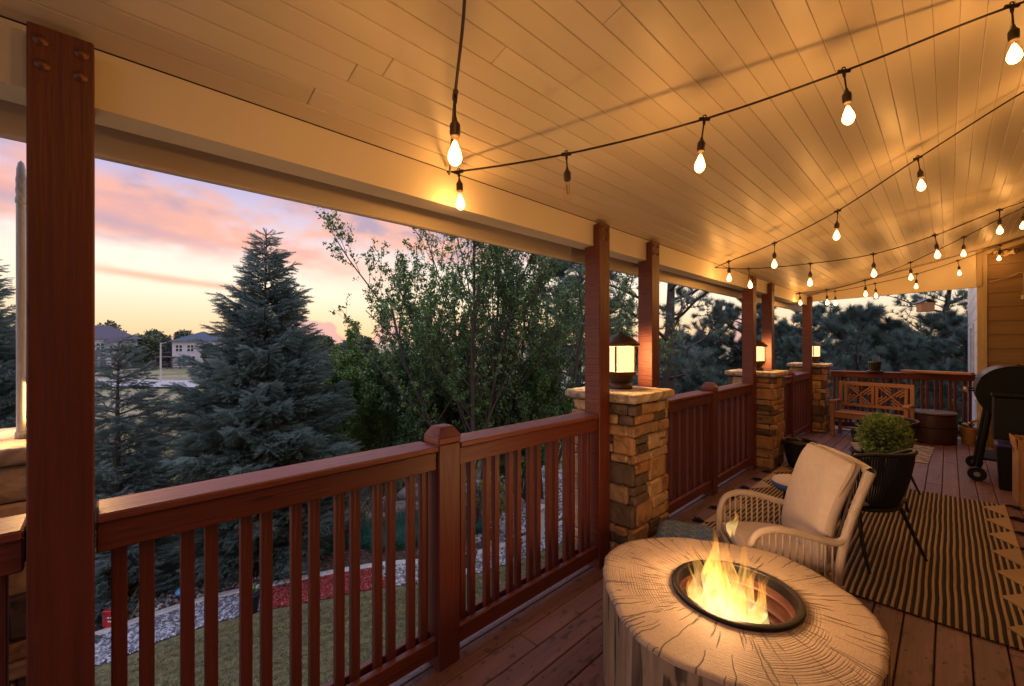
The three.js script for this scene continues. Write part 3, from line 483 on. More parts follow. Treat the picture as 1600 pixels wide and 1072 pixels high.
{ // ---- white wicker armchair by the fire; +z is where it faces
  const t = thing('wicker_armchair', 'pale rattan armchair with beige cushion, turned towards the fire', 'armchair', [-.755, 0, -3.225], -.97);
  const W = .315;
  for (const s of [-1, 1]) {
    part(t, 'arm', tube([[s * W, .0, .33], [s * W, .30, .315], [s * W, .50, .305], [s * W * 1.01, .585, .265], [s * W * 1.02, .62, .18], [s * W * 1.02, .605, .02], [s * W, .575, -.10], [s * W * .99, .572, -.165], [s * W * .98, .60, -.205]], .021, 44, 10), MF.rattan);
    part(t, 'back_post', tube([[s * W * .96, 0, -.13], [s * W * .97, .3, -.155], [s * W * .97, .58, -.20], [s * W * .96, .80, -.265], [s * W * .95, .985, -.335]], .025, 30, 10), MF.rattan);
    part(t, 'seat_rail', bar([s * W, .335, .31], [s * W * .97, .325, -.16], .015), MF.rattan);
    part(t, 'base_rail', bar([s * W, .13, .31], [s * W * .97, .13, -.14], .013), MF.rattan);
    for (let i = 0; i < 12; i++) { const z = .275 - i * .037, yt = i < 2 ? .575 + i * .02 : .60 - Math.max(0, i - 4) * .003; part(t, 'spindle', bar([s * W, .335, z], [s * W * 1.01, yt, z], .0062, 6), MF.rattan); }
    // woven skirt: upright stakes with strands that pass in and out
    const st = []; for (let r = 0; r < 13; r++) { const pts = []; for (let i = 0; i <= 24; i++) { const z = .30 - i * .0205; pts.push([s * W + ((i + r) % 2 ? .006 : -.006), .142 + r * .0145, z]); } st.push(tube(pts, .0062, 48, 5)); }
    const w = part(t, 'woven_side', st, MF.wicker); w.userData.kind = 'stuff';
    for (let i = 0; i < 9; i++) part(w, 'stake', bar([s * W, .13, .28 - i * .055], [s * W, .34, .28 - i * .055], .006, 5), MF.wicker);
  }
  part(t, 'back_top', tube([[-W * .95, .985, -.335], [-W * .5, .993, -.342], [0, .996, -.344], [W * .5, .993, -.342], [W * .95, .985, -.335]], .026, 24, 10), MF.rattan);
  part(t, 'front_rail', bar([-W, .335, .31], [W, .335, .31], .018), MF.rattan);
  part(t, 'rear_rail', bar([-W, .325, -.16], [W, .325, -.16], .016), MF.rattan);
  const fr = []; for (let r = 0; r < 13; r++) { const pts = []; for (let i = 0; i <= 28; i++) pts.push([-W + i * W / 14, .142 + r * .0145, .31 + ((i + r) % 2 ? .006 : -.006)]); fr.push(tube(pts, .0062, 56, 5)); }
  part(t, 'woven_front', fr, MF.wicker).userData.kind = 'stuff';
  for (let i = 1; i < 10; i++) part(t, 'back_spindle', bar([-W + i * .063, .33, -.165], [-W * .93 + i * .0587, .98, -.338], .007, 6), MF.rattan);
  part(t, 'seat_deck', boxAt(-W + .02, W - .02, .318, .335, -.15, .29), MF.wicker);
  part(t, 'seat_cushion', at(pillow(.57, .11, .48), [0, .392, .075]), MF.beige);
  // tall back cushion, bent a little, with piping round its edge
  const bc = pillow(.55, .115, .66, 20, 3.2); { const P = bc.attributes.position; for (let i = 0; i < P.count; i++) P.setY(i, P.getY(i) + .05 * (P.getZ(i) / .33) ** 2 * (P.getZ(i) < 0 ? 1 : .5)); bc.computeVertexNormals(); }
  const c = part(t, 'back_cushion', bc, MF.beige, [0, .712, -.165], [Math.PI / 2 - .29 + Math.PI, 0, 0]);
  const pp = []; for (const [a, b] of [[-1, -1], [-.3, -1], [.3, -1], [1, -1], [1, -.3], [1, .3], [1, 1], [.3, 1], [-.3, 1], [-1, 1], [-1, .3], [-1, -.3]]) pp.push([a * .268, -.012 + .05 * b * b * (b < 0 ? 1 : .5), b * .322]);
  part(c, 'piping', tube(pp, .005, 96, 6, true), MF.beigeDark);
}
{ const t = thing('footstool', 'blue floral footstool between the log table and the wicker armchair', 'footstool', [-1.36, 0, -3.13], .4);
  part(t, 'cushion', at(pillow(.42, .14, .36), [0, .27, 0]), MF.floral);
  part(t, 'base', boxAt(-.18, .18, .12, .22, -.15, .15, .02), MF.wicker);
  for (const x of [-1, 1]) for (const z of [-1, 1]) part(t, 'leg', bar([x * .15, 0, z * .12], [x * .15, .14, z * .12], .016), MF.rattan); }
{ const t = thing('stool', 'low round stool with beige top and bright blue rim', 'stool', [-1.02, 0, -4.80]);
  part(t, 'seat', lathe([[0, .36], [.10, .33], [.16, .315], [.195, .345], [.205, .375], [.20, .395]], 32), MF.blue);
  part(t, 'seat_top', lathe([[.202, .393], [.19, .412], [.14, .424], [.06, .428], [0, .428]], 32), MF.beige);
  for (let i = 0; i < 4; i++) { const a = i * 1.5708 + .5; part(t, 'leg', bar([Math.cos(a) * .16, 0, Math.sin(a) * .16], [Math.cos(a) * .11, .34, Math.sin(a) * .11], .012), M.black); } }
function ropeChair(label, p, turn, cushion) { // barrel back wound with cord; +z is where it faces
  const t = thing('rope_chair', label, 'chair', p, turn, 'black rope chairs on the striped rug');
  const top = [], mid = [], ang = (q) => lerp(-2.25, 2.25, q), rim = (q) => { const a = ang(q), e = Math.abs(a) / 2.25, r = .335 + .02 * (1 - e); return [Math.sin(a) * r, lerp(.80, .60, sstep(.25, 1, e)), -Math.cos(a) * r * 1.02]; }, foot = (q) => { const a = ang(q); return [Math.sin(a) * .265, .395, -Math.cos(a) * .265]; };
  for (let i = 0; i <= 28; i++) { top.push(rim(i / 28)); mid.push(foot(i / 28)); }
  part(t, 'top_rim', tube([foot(0), ...top, foot(1)].map((v, i, a) => i === 0 || i === a.length - 1 ? [v[0] * 1.1, v[1], v[2] * 1.1] : v), .014, 120, 8), MF.rope);
  part(t, 'seat_ring', tube(Array.from({ length: 24 }, (_, i) => [Math.sin(i / 24 * 6.2832) * .272, .39, -Math.cos(i / 24 * 6.2832) * .272]), .013, 72, 7, true), MF.rope);
  const r = []; for (let i = 0; i < 96; i++) { const q = (i + .5) / 96, a = rim(q), b = foot(q), m = [lerp(a[0], b[0], .5) * 1.05, lerp(a[1], b[1], .5), lerp(a[2], b[2], .5) * 1.05]; r.push(tube([b, m, a], .0062, 6, 5)); }
  part(t, 'rope_back', r, MF.rope).userData.kind = 'stuff';
  part(t, 'seat', lathe([[0, .375], [.26, .38], [.262, .395], [0, .39]], 28), MF.rope);
  for (const [x, z, e] of [[-1, 1, 1], [1, 1, 1], [-1, -1, 1.15], [1, -1, 1.15]]) part(t, 'leg', taper([[x * .20, .385, z * .19], [x * .255, .19, z * .245], [x * .285, 0, z * .275 * e]], [.013, .013, .010], 8), MF.rope);
  if (cushion) part(t, 'seat_cushion', at(pillow(.48, .07, .48), [0, .43, .01]), MF.grey);
  return t;
}
ropeChair('black rope chair just behind the wicker armchair, seen from its back', [-.57, 0, -4.55], -2.05, true).scale.setScalar(1.10);
ropeChair('black rope chair beyond the round plant, with a pale pillow', [-.60, 0, -6.86], -1.30, true);
solo('throw_pillow', at(pillow(.42, .13, .42, 16, 2), [0, 0, 0], [1.15, 0, .25]), MF.pillow, 'pale lilac grey throw pillow on the farther black rope chair', 'pillow', [-.56, .63, -6.80], [0, -1.30, 0]);
{ const t = thing('side_table', 'small dark side table under the round plant', 'side table', [-.47, 0, -5.86]);
  part(t, 'top', lathe([[0, .43], [.20, .43], [.21, .44], [.21, .455], [.20, .462], [0, .462]], 28), M.black);
  for (let i = 0; i < 3; i++) { const a = i * 2.094 - .1; part(t, 'leg', bar([Math.cos(a) * .19, 0, Math.sin(a) * .19], [Math.cos(a) * .10, .435, Math.sin(a) * .10], .011), M.black); } }
const leafG = (() => { const g = new THREE.BufferGeometry(); g.setAttribute('position', new THREE.Float32BufferAttribute([0, 0, 0, -.32, .08, .5, 0, .0, .52, 0, 0, 0, 0, 0, .52, .32, .08, .5, -.32, .08, .5, 0, .06, 1, 0, 0, .52, 0, 0, .52, 0, .06, 1, .32, .08, .5], 3)); g.computeVertexNormals(); g.setAttribute('uv', new THREE.BufferAttribute(new Float32Array(24), 2)); return g; })();
const Q = new THREE.Quaternion(), MX = new THREE.Matrix4(), UPV = V(0, 1, 0);
function instanced(parent, name, geo, m, list, tint) { // list: [pos, quat, scale vector]
  const o = new THREE.InstancedMesh(geo, m, list.length); o.name = name; o.castShadow = o.receiveShadow = true;
  list.forEach(([p, q, s], i) => o.setMatrixAt(i, MX.compose(p, q, s)));
  if (tint) list.forEach((_, i) => o.setColorAt(i, tint(i))); o.userData.kind = 'stuff'; parent.add(o); return o;
}
const leafM = (c, tr = .35) => phys(c, .6, { transmission: tr, thickness: 0, side: THREE.DoubleSide });
{ const t = thing('topiary', 'round leafy topiary ball in a small white pot on the side table', 'plant', [-.47, .464, -5.86]);
  part(t, 'pot', lathe([[0, 0], [.06, 0], [.075, .09], [.08, .11], [.072, .11], [.066, .09], [0, .085]], 24), MF.white);
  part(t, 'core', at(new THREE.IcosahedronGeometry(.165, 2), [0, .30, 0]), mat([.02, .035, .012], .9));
  const r = rng(8), L = [];
  for (let i = 0; i < 2600; i++) { const d = V(r() - .5, r() - .5, r() - .5).normalize(), rad = .155 + r() * .075, p = d.clone().multiplyScalar(rad).add(V(0, .30, 0)); const q = new THREE.Quaternion().setFromUnitVectors(V(0, 0, 1), d.clone().add(V((r() - .5) * 1.6, (r() - .5) * 1.6 + .3, (r() - .5) * 1.6)).normalize()), s = .024 + r() * .020; L.push([p, q, V(s, s, s)]); }
  instanced(t, 'crown', leafG, leafM([.21, .32, .10], .3), L, (i) => rgb(.5 + HASH[i] * 1.1, .55 + HASH[i] * .9, .4 + HASH[i + 9] * .9)); }
{ const t = thing('planter_pot', 'dark glazed round planter pot beside the second stone pillar', 'pot', [-1.45, 0, -7.00]);
  part(t, 'pot', lathe([[0, 0], [.12, 0], [.13, .01], [.165, .15], [.19, .29], [.197, .335], [.212, .34], [.215, .36], [.208, .375], [.19, .375], [.182, .35], [.178, .30]], 40), MF.glaze);
  part(t, 'soil', lathe([[.182, .325], [.1, .335], [0, .34]], 24), MF.soil); }
{ // ---- bench with two lattice back panels; +z faces the camera
  const t = thing('garden_bench', 'orange brown wooden bench with lattice back at the far rail', 'bench', [-.985, 0, -10.12], -.12), W = .52;
  for (const s of [-1, 1]) {
    part(t, 'front_leg', boxAt(s * W - .03, s * W + .03, 0, .63, .21, .27), MF.teak);
    part(t, 'back_post', at(cbox(.055, 1.0, .05), [s * W, .50, -.21], [-.05, 0, 0]), MF.teak);
    part(t, 'armrest', [boxAt(s * W - .04, s * W + .04, .63, .66, -.20, .24, .01), at(new THREE.CylinderGeometry(.032, .032, .085, 14), [s * W, .645, .26], [0, 0, Math.PI / 2])], MF.teak);
    part(t, 'side_rail', boxAt(s * W - .02, s * W + .02, .36, .42, -.19, .21), MF.teak);
  }
  part(t, 'front_apron', boxAt(-W + .03, W - .03, .345, .43, .232, .256), MF.teak);
  part(t, 'stretcher', boxAt(-W + .03, W - .03, .12, .155, .0, .035), MF.teak);
  for (let i = 0; i < 6; i++) part(t, 'seat_slat', boxAt(-W + .032, W - .032, .432, .454, .272 - i * .078, .205 - i * .078, .004), MF.teak);
  const b = new THREE.Group(); b.name = 'backrest'; b.position.set(0, 0, -.20); b.rotation.x = -.05; t.add(b);
  part(b, 'top_rail', boxAt(-W + .028, W - .028, .93, 1.0, -.02, .02), MF.teak); part(b, 'lower_rail', boxAt(-W + .028, W - .028, .53, .585, -.018, .018), MF.teak);
  for (const x of [-.435, -.03, .03, .435]) part(b, 'upright', boxAt(x - .022, x + .022, .587, .928, -.015, .015), MF.teak);
  for (const c of [-.2325, .2325]) { // chippendale lattice: quarters of diagonal bars
    const x0 = c - .178, x1 = c + .178, y0 = .588, y1 = .927, cx = c, cy = (y0 + y1) / 2, flip = 1;
    const seg = (ax, ay, bx, by) => { const dx = bx - ax, dy = by - ay, L = Math.hypot(dx, dy); part(b, 'lattice_bar', cbox(L, .024, .016, .002), MF.teak, [(ax + bx) / 2, (ay + by) / 2, 0], [0, 0, Math.atan2(dy, dx)]); };
    seg(x0, y1, cx, cy); seg(cx, cy, x1, y0); seg(x0, y0, cx, cy); seg(cx, cy, x1, y1);
    for (const k of [.34, .67]) { seg(lerp(x0, cx, k), y1, lerp(cx, x0, 0) - (cx - x0) * 0 + 0 - 0, lerp(y1, cy, 1 - k) + 0 * flip); seg(lerp(x1, cx, k), y0, cx, lerp(y0, cy, 1 - k)); seg(x0, lerp(y0, cy, k), lerp(x0, cx, 1 - k), cy); seg(x1, lerp(y1, cy, k), lerp(x1, cx, 1 - k), cy); }
  }
}
{ const t = thing('barrel_table', 'dark brown barrel with flat lid beside the bench', 'barrel', [-.20, 0, -10.52]);
  part(t, 'body', lathe([[0, 0], [.295, 0], [.305, .02], [.312, .25], [.308, .48], [.30, .50], [0, .50]], 36), MF.barrel);
  part(t, 'band', lathe([[.310, .27], [.3155, .272], [.3155, .29], [.310, .292]], 36), M.blackMetal);
  part(t, 'lid', lathe([[0, .502], [.312, .502], [.318, .51], [.318, .53], [.31, .538], [0, .54]], 36), MF.lid); }
{ const t = thing('door_mat', 'small patterned mat on the deck in front of the barrel', 'mat', [-.40, .003, -9.2], -.03);
  part(t, 'mat', boxAt(-.22, .22, 0, .009, -.68, .68, .003), mat([1, 1, 1], .95, { map: dtex(128, 128, (u, v) => { const a = sstep(.47, .53, fbm(u * 8, v * 8, 8, 8, 2, 7)), k = .12 + .14 * a + .05 * vnoise(u * 60, v * 60, 60, 60, 3); return [k * 1.2, k * 1.0, k * .82]; }, 1.6, 1.6) }));
  part(t, 'border', [boxAt(-.222, .222, .001, .011, .66, .69, .002), boxAt(-.222, .222, .001, .011, -.69, -.66, .002)], MF.wicker); }
{ // ---- pellet smoker; its front faces the open side
  const t = thing('smoker_grill', 'large black drum smoker grill with wooden front handle', 'grill', [.56, 0, -8.32]);
  const g = new THREE.CylinderGeometry(.325, .325, .86, 40, 1, false).rotateX(Math.PI / 2);
  part(t, 'drum', at(g, [0, 1.12, 0]), M.blackMetal);
  const lid = new THREE.CylinderGeometry(.334, .334, .88, 36, 1, true, -.35, 2.35).rotateX(Math.PI / 2);
  const ld = part(t, 'lid', at(lid, [0, 1.12, 0], [0, 0, 2.2]), phys([.022, .018, .018], .32, { side: THREE.DoubleSide, specularIntensity: .7 }));
  part(ld, 'handle', [bar([-.40, 1.12, -.22], [-.40, 1.12, .24], .019, 12)], MF.teak); part(ld, 'handle_bracket', [bar([-.32, 1.12, -.2], [-.40, 1.12, -.2], .01), bar([-.32, 1.12, .2], [-.40, 1.12, .2], .01)], M.blackMetal);
  part(ld, 'hinge', [bar([.05, 1.455, -.1], [.05, 1.455, .1], .014), boxAt(.0, .12, 1.44, 1.46, .12, .16)], M.blackMetal);
  part(t, 'hopper', boxAt(-.19, .42, .60, 1.10, .46, .78, .012), M.black);
  part(t, 'hopper_lid', boxAt(-.205, .435, 1.103, 1.135, .44, .80, .006), M.blackMetal);
  part(t, 'gauge', at(new THREE.CylinderGeometry(.035, .035, .02, 18), [-.305, 1.02, .25], [0, 0, 1.2]), MF.white);
  for (const z of [-.34, .34]) for (const s of [-1, 1]) part(t, 'leg', [bar([s * .20, .90, z], [s * .31, .06, z], .028, 10)], M.blackMetal);
  part(t, 'axle_shelf', boxAt(-.27, .27, .26, .285, -.34, .34), M.blackMetal);
  for (const z of [-.40, .40]) { const w = part(t, 'wheel', at(new THREE.CylinderGeometry(.085, .085, .05, 24), [-.31, .085, z], [Math.PI / 2, 0, 0]), M.black); part(w, 'hub', at(new THREE.CylinderGeometry(.03, .03, .056, 16), [-.31, .085, z], [Math.PI / 2, 0, 0]), MF.grey); }
  part(t, 'badge', boxAt(-.24, -.236, .80, .85, .20, .25, .001), MF.white, [-.055, 0, .1]); }
{ const t = thing('storage_bin', 'tall black bin with a dark blue lid under the grill hopper', 'bin', [.51, 0, -7.72]);
  part(t, 'body', at(new THREE.CylinderGeometry(.155, .125, .50, 4, 1), [0, .25, 0], [0, Math.PI / 4, 0], [1, 1, 1]), M.black);
  part(t, 'lid', boxAt(-.125, .125, .50, .555, -.125, .125, .022), MF.blueLid); }
{ const t = thing('carton', 'open topped brown carton at the edge of the deck beside the grill', 'box', [.785, 0, -7.20], .04);
  for (const s of [-1, 1]) { part(t, 'side', boxAt(s * .27 - .006, s * .27 + .006, 0, .70, -.19, .19, .002), MF.card); part(t, 'end', boxAt(-.262, .262, 0, .70, s * .19 - .006, s * .19 + .006, .002), MF.card); }
  part(t, 'bottom', boxAt(-.26, .26, .003, .02, -.18, .18), MF.card); part(t, 'handle_slot', boxAt(-.2785, -.2765, .52, .66, -.10, -.06, .001), M.black); part(t, 'flap', at(cbox(.012, .12, .36, .002), [-.29, .655, 0], [0, 0, .12]), MF.card); }
{ const t = thing('flower_pot', 'small clay pot with a few pale blooms at the foot of the house corner', 'pot', [.24, 0, -10.72]);
  part(t, 'pot', lathe([[0, 0], [.085, 0], [.10, .25], [.11, .26], [.11, .29], [.095, .29], [.09, .25]], 20), MF.card);
  const r = rng(3); for (let i = 0; i < 9; i++) { const x = (r() - .5) * .26, z = (r() - .5) * .2, y = .32 + r() * .1; part(t, 'bloom', at(new THREE.IcosahedronGeometry(.02 + r() * .014, 1), [x, y, z], [0, 0, 0], [1, .7, 1]), i % 3 ? MF.white : MF.card); part(t, 'stem', bar([x * .2, .24, z * .2], [x, y, z], .004, 5), mat([.05, .09, .03], .8)); } }
{ const t = thing('rail_pot', 'small dark pot standing on the end railing', 'pot', [-.985, 1.186, -10.73]);
  part(t, 'saucer', lathe([[0, 0], [.12, 0], [.13, .025], [.12, .025], [0, .015]], 24), MF.lid);
  part(t, 'pot', lathe([[0, .02], [.075, .02], [.10, .17], [.11, .175], [.11, .20], [.098, .20], [.09, .17], [0, .16]], 24), MF.glaze);
  for (const [x, h] of [[-.04, .06], [.05, .11]]) part(t, 'stake', bar([x, .15, 0], [x + .01, .20 + h, 0], .008, 6), MF.lid); }
solo('plank', cbox(.95, .045, .16, .006), MF.teak, 'loose orange brown plank lying on the end railing near the house', 'plank', [-.16, 1.209, -10.93], [0, -.27, 0]);
{ // ---- striped jute rug with a row of triangles along both ends of its stripes
  const t = thing('striped_rug', 'black and tan striped jute rug with triangle border', 'rug', [0, 0, 0]);
  const X0 = -1.62, X1 = .405, Z0 = -3.69, Z1 = -6.86, N = 56;
  const tan = mat([.46, .33, .20], .95, { map: clothT, bumpMap: weaveB, bumpScale: .003 }), dark = mat([.030, .022, .018], .95, { map: clothT, bumpMap: weaveB, bumpScale: .003 });
  part(t, 'backing', boxAt(X0 + .01, X1 - .01, .001, .006, Z1 + .01, Z0 - .01, .001), dark);
  const w = (X1 - X0) / (2 * N), wob = (z, k) => .006 * (fbm(z * 3 + 40, k * .07, 999, 999, 3, 5) - .5) * 2;
  for (let k = 0; k < 2 * N; k++) { // one woven rib per stripe, a little wavy
    const P = [], U = [], I = [], n = 44, xs = X0 + k * w;
    for (let i = 0; i <= n; i++) { const z = lerp(Z0, Z1, i / n), d = wob(z, k), e = wob(z, k + 1), hump = .0005 * Math.sin(i * 2.4 + k); for (const [a, y] of [[0, .0055], [.28, .0125], [.72, .0125], [1, .0055]]) { P.push(xs + lerp(d, w + e, a), y + hump, z); U.push(a * w, z); } }
    for (let i = 0; i < n; i++) for (let j = 0; j < 3; j++) { const a = i * 4 + j, b = a + 4; I.push(a, a + 1, b, b, a + 1, b + 1); }
    const g = new THREE.BufferGeometry(); g.setAttribute('position', new THREE.Float32BufferAttribute(P, 3)); g.setAttribute('uv', new THREE.Float32BufferAttribute(U, 2)); g.setIndex(I); g.computeVertexNormals(); part(t, 'stripe', g, k % 2 ? tan : dark);
  }
  const nt = 7, dz = (Z0 - Z1) / nt;
  for (let i = 0; i < nt; i++) for (const [xe, s] of [[X1, -1], [X0, 1]]) {
    const z = Z0 - (i + .5) * dz, g = extrude([[xe - s * .01, -z - dz * .5], [xe + s * .16, -z], [xe - s * .01, -z + dz * .5]], .005, .001).rotateX(-Math.PI / 2);
    part(t, 'triangle', g.translate(0, .0125, 0), tan);
    const r = rng(i * 7 + s + 5), f = []; for (let k = 0; k < 26; k++) { const a = (r() - .5) * 1.1, L = .07 + r() * .06, y = .006 + r() * .014, zz = z - dz * .5 + (r() - .5) * .022; f.push(tube([[xe - s * .01, y, zz], [xe - s * (.01 + L * .5), y + r() * .012, zz + Math.sin(a) * L * .4], [xe - s * (.01 + L), .004 + r() * .006, zz + Math.sin(a) * L]], .0028, 4, 4)); }
    part(t, 'tassel', f, M.black);
  }
}

// ================================================================== the garden below and the land beyond
const GY = -2.3, far2 = (x, z) => { const d = Math.hypot(x, z), c = -.7186 * x - .6954 * z; return GY - 1.0 * sstep(10, 26, d) - .12 * sstep(40, 46, c) * sstep(60, 54, c) + .30 * sstep(58, 66, c) * sstep(84, 74, c); };
const CF = [-.7186, -.6954], CR = [.6954, -.7186]; // the camera's forward and right on the plan
const at2 = (px, d) => { const a = (px - 800) / 660 * d; return [CF[0] * d + CR[0] * a, CF[1] * d + CR[1] * a]; };
const MG = {
  field: mat([1, 1, 1], .95, { map: dtex(1024, 1024, (u, v) => { const a = fbm(u * 14, v * 14, 14, 14, 5, 3), b = fbm(u * 90, v * 90, 90, 90, 3, 9), g = sstep(.45, .62, fbm(u * 6, v * 6, 6, 6, 4, 17)), k = .75 + .7 * (a - .5) + .6 * (b - .5); return [lerp(.25, .15, g) * k, lerp(.215, .16, g) * k, lerp(.13, .062, g) * k]; }, 1, 1) }),
  lawn: mat([1, 1, 1], .95, { map: dtex(1024, 1024, (u, v) => { const a = fbm(u * 12, v * 12, 12, 12, 5, 23), b = fbm(u * 120, v * 120, 120, 120, 2, 29), k = .8 + .6 * (a - .5) + .9 * (b - .5); return [.125 * k, .118 * k, .055 * k]; }, .25, .25) }),
  soil: mat([.10, .07, .055], .95, { map: stoneT }), road: mat([.42, .42, .45], .9, { map: specT }), kerb: mat([.60, .59, .60], .85, { map: specT, bumpMap: stoneB, bumpScale: .004 }),
  bark: mat([.075, .055, .042], .9, { map: grainT, bumpMap: stoneB, bumpScale: .02 }), barkGrey: mat([.10, .085, .075], .9, { map: specT }),
};
{ // one ground sheet out to the horizon, finer near the house
  const P = [], U = [], I = [], rs = [0, 3, 6, 9, 12, 15, 19, 24, 30, 36, 40, 43, 46, 50, 55, 58, 61, 64, 68, 76, 90, 120, 180, 300, 520], n = 96;
  for (const r of rs) for (let i = 0; i <= n; i++) { const a = i / n * 6.283185, x = Math.cos(a) * r, z = Math.sin(a) * r; P.push(x, far2(x, z), z); U.push(x / 40, z / 40); }
  for (let k = 0; k < rs.length - 1; k++) for (let i = 0; i < n; i++) { const a = k * (n + 1) + i, b = a + n + 1; I.push(a, a + 1, b, b, a + 1, b + 1); }
  const g = new THREE.BufferGeometry(); g.setAttribute('position', new THREE.Float32BufferAttribute(P, 3)); g.setAttribute('uv', new THREE.Float32BufferAttribute(U, 2)); g.setIndex(I); g.computeVertexNormals();
  structure('ground', part(scene, 'ground', g, MG.field));
}
function ribbon(left, right, y, m, name, uvs = 1) { const P = [], U = [], I = [], n = left.length; for (let i = 0; i < n; i++) { P.push(left[i][0], y, left[i][1], right[i][0], y, right[i][1]); U.push(left[i][0] * uvs, left[i][1] * uvs, right[i][0] * uvs, right[i][1] * uvs); if (i) { const a = i * 2 - 2; I.push(a, a + 1, a + 2, a + 2, a + 1, a + 3); } } const g = new THREE.BufferGeometry(); g.setAttribute('position', new THREE.Float32BufferAttribute(P, 3)); g.setAttribute('uv', new THREE.Float32BufferAttribute(U, 2)); g.setIndex(I); g.computeVertexNormals(); return structure(name, part(scene, name, g, m)); }
const smooth = (pts, n = 60) => new THREE.CatmullRomCurve3(pts.map(([x, z]) => V(x, 0, z))).getSpacedPoints(n).map((p) => [p.x, p.z]);
const kerbL = smooth([[-7.9, 2.2], [-8.1, .5], [-8.128, -.203], [-8.126, -.671], [-8.077, -1.156], [-7.828, -1.938], [-7.576, -2.631], [-7.312, -3.268], [-7.063, -3.743], [-6.707, -4.225], [-6.35, -4.9], [-6.1, -5.9], [-6.0, -7.4]]);
const lawnL = smooth([[-7.3, 2.2], [-7.37, .08], [-7.32, -.18], [-7.38, -.61], [-7.34, -.95], [-7.2, -1.63], [-7.02, -2.01], [-6.81, -2.47], [-6.51, -3.21], [-6.11, -3.85], [-5.75, -4.6], [-5.5, -5.8], [-5.4, -7.4]]);
ribbon(lawnL, lawnL.map(([x, z]) => [-1.0, z]), GY + .012, MG.lawn, 'lawn');
ribbon(kerbL, lawnL, GY + .008, MG.soil, 'gravel_bed');
ribbon(kerbL.map(([x, z]) => [x - 5.5, z * 1.15]), kerbL, GY + .010, MG.soil, 'planting_bed');
{ // concrete edging: a low rounded ridge that follows the bed
  const prof = [[-.065, -.05], [-.065, .045], [-.05, .062], [.05, .062], [.065, .045], [.065, -.05]], P = [], U = [], I = []; let run = 0;
  kerbL.forEach(([x, z], i) => { const a = kerbL[Math.max(0, i - 1)], b = kerbL[Math.min(kerbL.length - 1, i + 1)], l = Math.hypot(b[0] - a[0], b[1] - a[1]), nx = (b[1] - a[1]) / l, nz = -(b[0] - a[0]) / l; if (i) run += Math.hypot(x - kerbL[i - 1][0], z - kerbL[i - 1][1]); prof.forEach(([o, h], k) => { P.push(x + nx * o, GY + h, z + nz * o); U.push(run, k * .06); }); });
  for (let i = 0; i < kerbL.length - 1; i++) for (let k = 0; k < 5; k++) { const a = i * 6 + k, b = a + 6; I.push(a, b, a + 1, b, b + 1, a + 1); }
  let g = new THREE.BufferGeometry(); g.setAttribute('position', new THREE.Float32BufferAttribute(P, 3)); g.setAttribute('uv', new THREE.Float32BufferAttribute(U, 2)); g.setIndex(I); g = g.toNonIndexed(); g.computeVertexNormals(); structure('kerb', part(scene, 'kerb', g, MG.kerb)); }
// scattered stuff
function scatter(name, geo, m, n, seed, place, size, tint, flat = .6, rot = true) {
  const r = rng(seed), L = [], cols = []; let guard = 0;
  while (L.length < n && guard++ < n * 8) { const p = place(r); if (!p) continue; const s = size(r), q = rot ? new THREE.Quaternion().setFromEuler(new THREE.Euler((r() - .5) * 1.1, r() * 6.28, (r() - .5) * 1.1)) : new THREE.Quaternion().setFromAxisAngle(UPV, r() * 6.28); L.push([p, q, V(s, s * flat, s * (.7 + r() * .5))]); cols.push(tint(r)); }
  const o = instanced(scene, numbered(name), geo, m, L, (i) => cols[i]); o.userData.kind = 'stuff'; return o;
}
const between = (A, B, i0, i1) => (r) => { const f = lerp(i0, i1, r()) * (A.length - 1), k = Math.min(A.length - 2, Math.floor(f)), q = f - k, a = [lerp(A[k][0], A[k + 1][0], q), lerp(A[k][1], A[k + 1][1], q)], b = [lerp(B[k][0], B[k + 1][0], q), lerp(B[k][1], B[k + 1][1], q)], s = .03 + r() * .94; return V(lerp(a[0], b[0], s), GY + .018 + r() * .012, lerp(a[1], b[1], s)); };
const peb = (() => { const g = new THREE.IcosahedronGeometry(1, 0); const p = g.attributes.position; for (let i = 0; i < p.count; i++) { const h = HASH[(Math.round(p.getX(i) * 50) * 31 + Math.round(p.getY(i) * 50) * 17 + Math.round(p.getZ(i) * 50) + 5000) & 65535]; p.setXYZ(i, p.getX(i) * (.75 + .4 * h), p.getY(i) * (.75 + .4 * h), p.getZ(i) * (.75 + .4 * h)); } g.computeVertexNormals(); return g; })();
const chip = new THREE.BoxGeometry(2.2, .35, .7);
const white = mat([1, 1, 1], .8), whiteD = mat([1, 1, 1], .9);
const zi = (z) => { let k = 0; while (k < kerbL.length - 1 && kerbL[k][1] > z) k++; return k / (kerbL.length - 1); };
scatter('gravel', peb, white, 9000, 41, between(kerbL, lawnL, zi(2), zi(-1.75)), (r) => .012 + r() * .022, (r) => { const k = .10 + r() ** 2 * .45; return rgb(k * .90, k * .94, k * 1.12); });
scatter('red_mulch', chip, whiteD, 6500, 42, between(kerbL, lawnL, zi(-1.75), zi(-3.45)), (r) => .012 + r() * .020, (r) => { const k = .25 + r() * 1.2, w = r() < .12 ? .12 : 0; return rgb(.26 * k + w, .03 * k + w * .7, .03 * k + w * .6); }, 1);
scatter('gravel', peb, white, 5000, 43, between(kerbL, lawnL, zi(-3.45), zi(-7.3)), (r) => .014 + r() * .024, (r) => { const k = .12 + r() ** 2 * .5; return rgb(k * .95, k * .96, k * 1.04); });
const bedOut = kerbL.map(([x, z]) => [x - 5.2, z * 1.15]);
scatter('bark_mulch', chip, whiteD, 16000, 44, between(bedOut, kerbL, zi(1.6), zi(-7)), (r) => .014 + r() * .02, (r) => { const k = .4 + r() * 1.1; return rgb(.105 * k, .066 * k, .056 * k); }, 1);
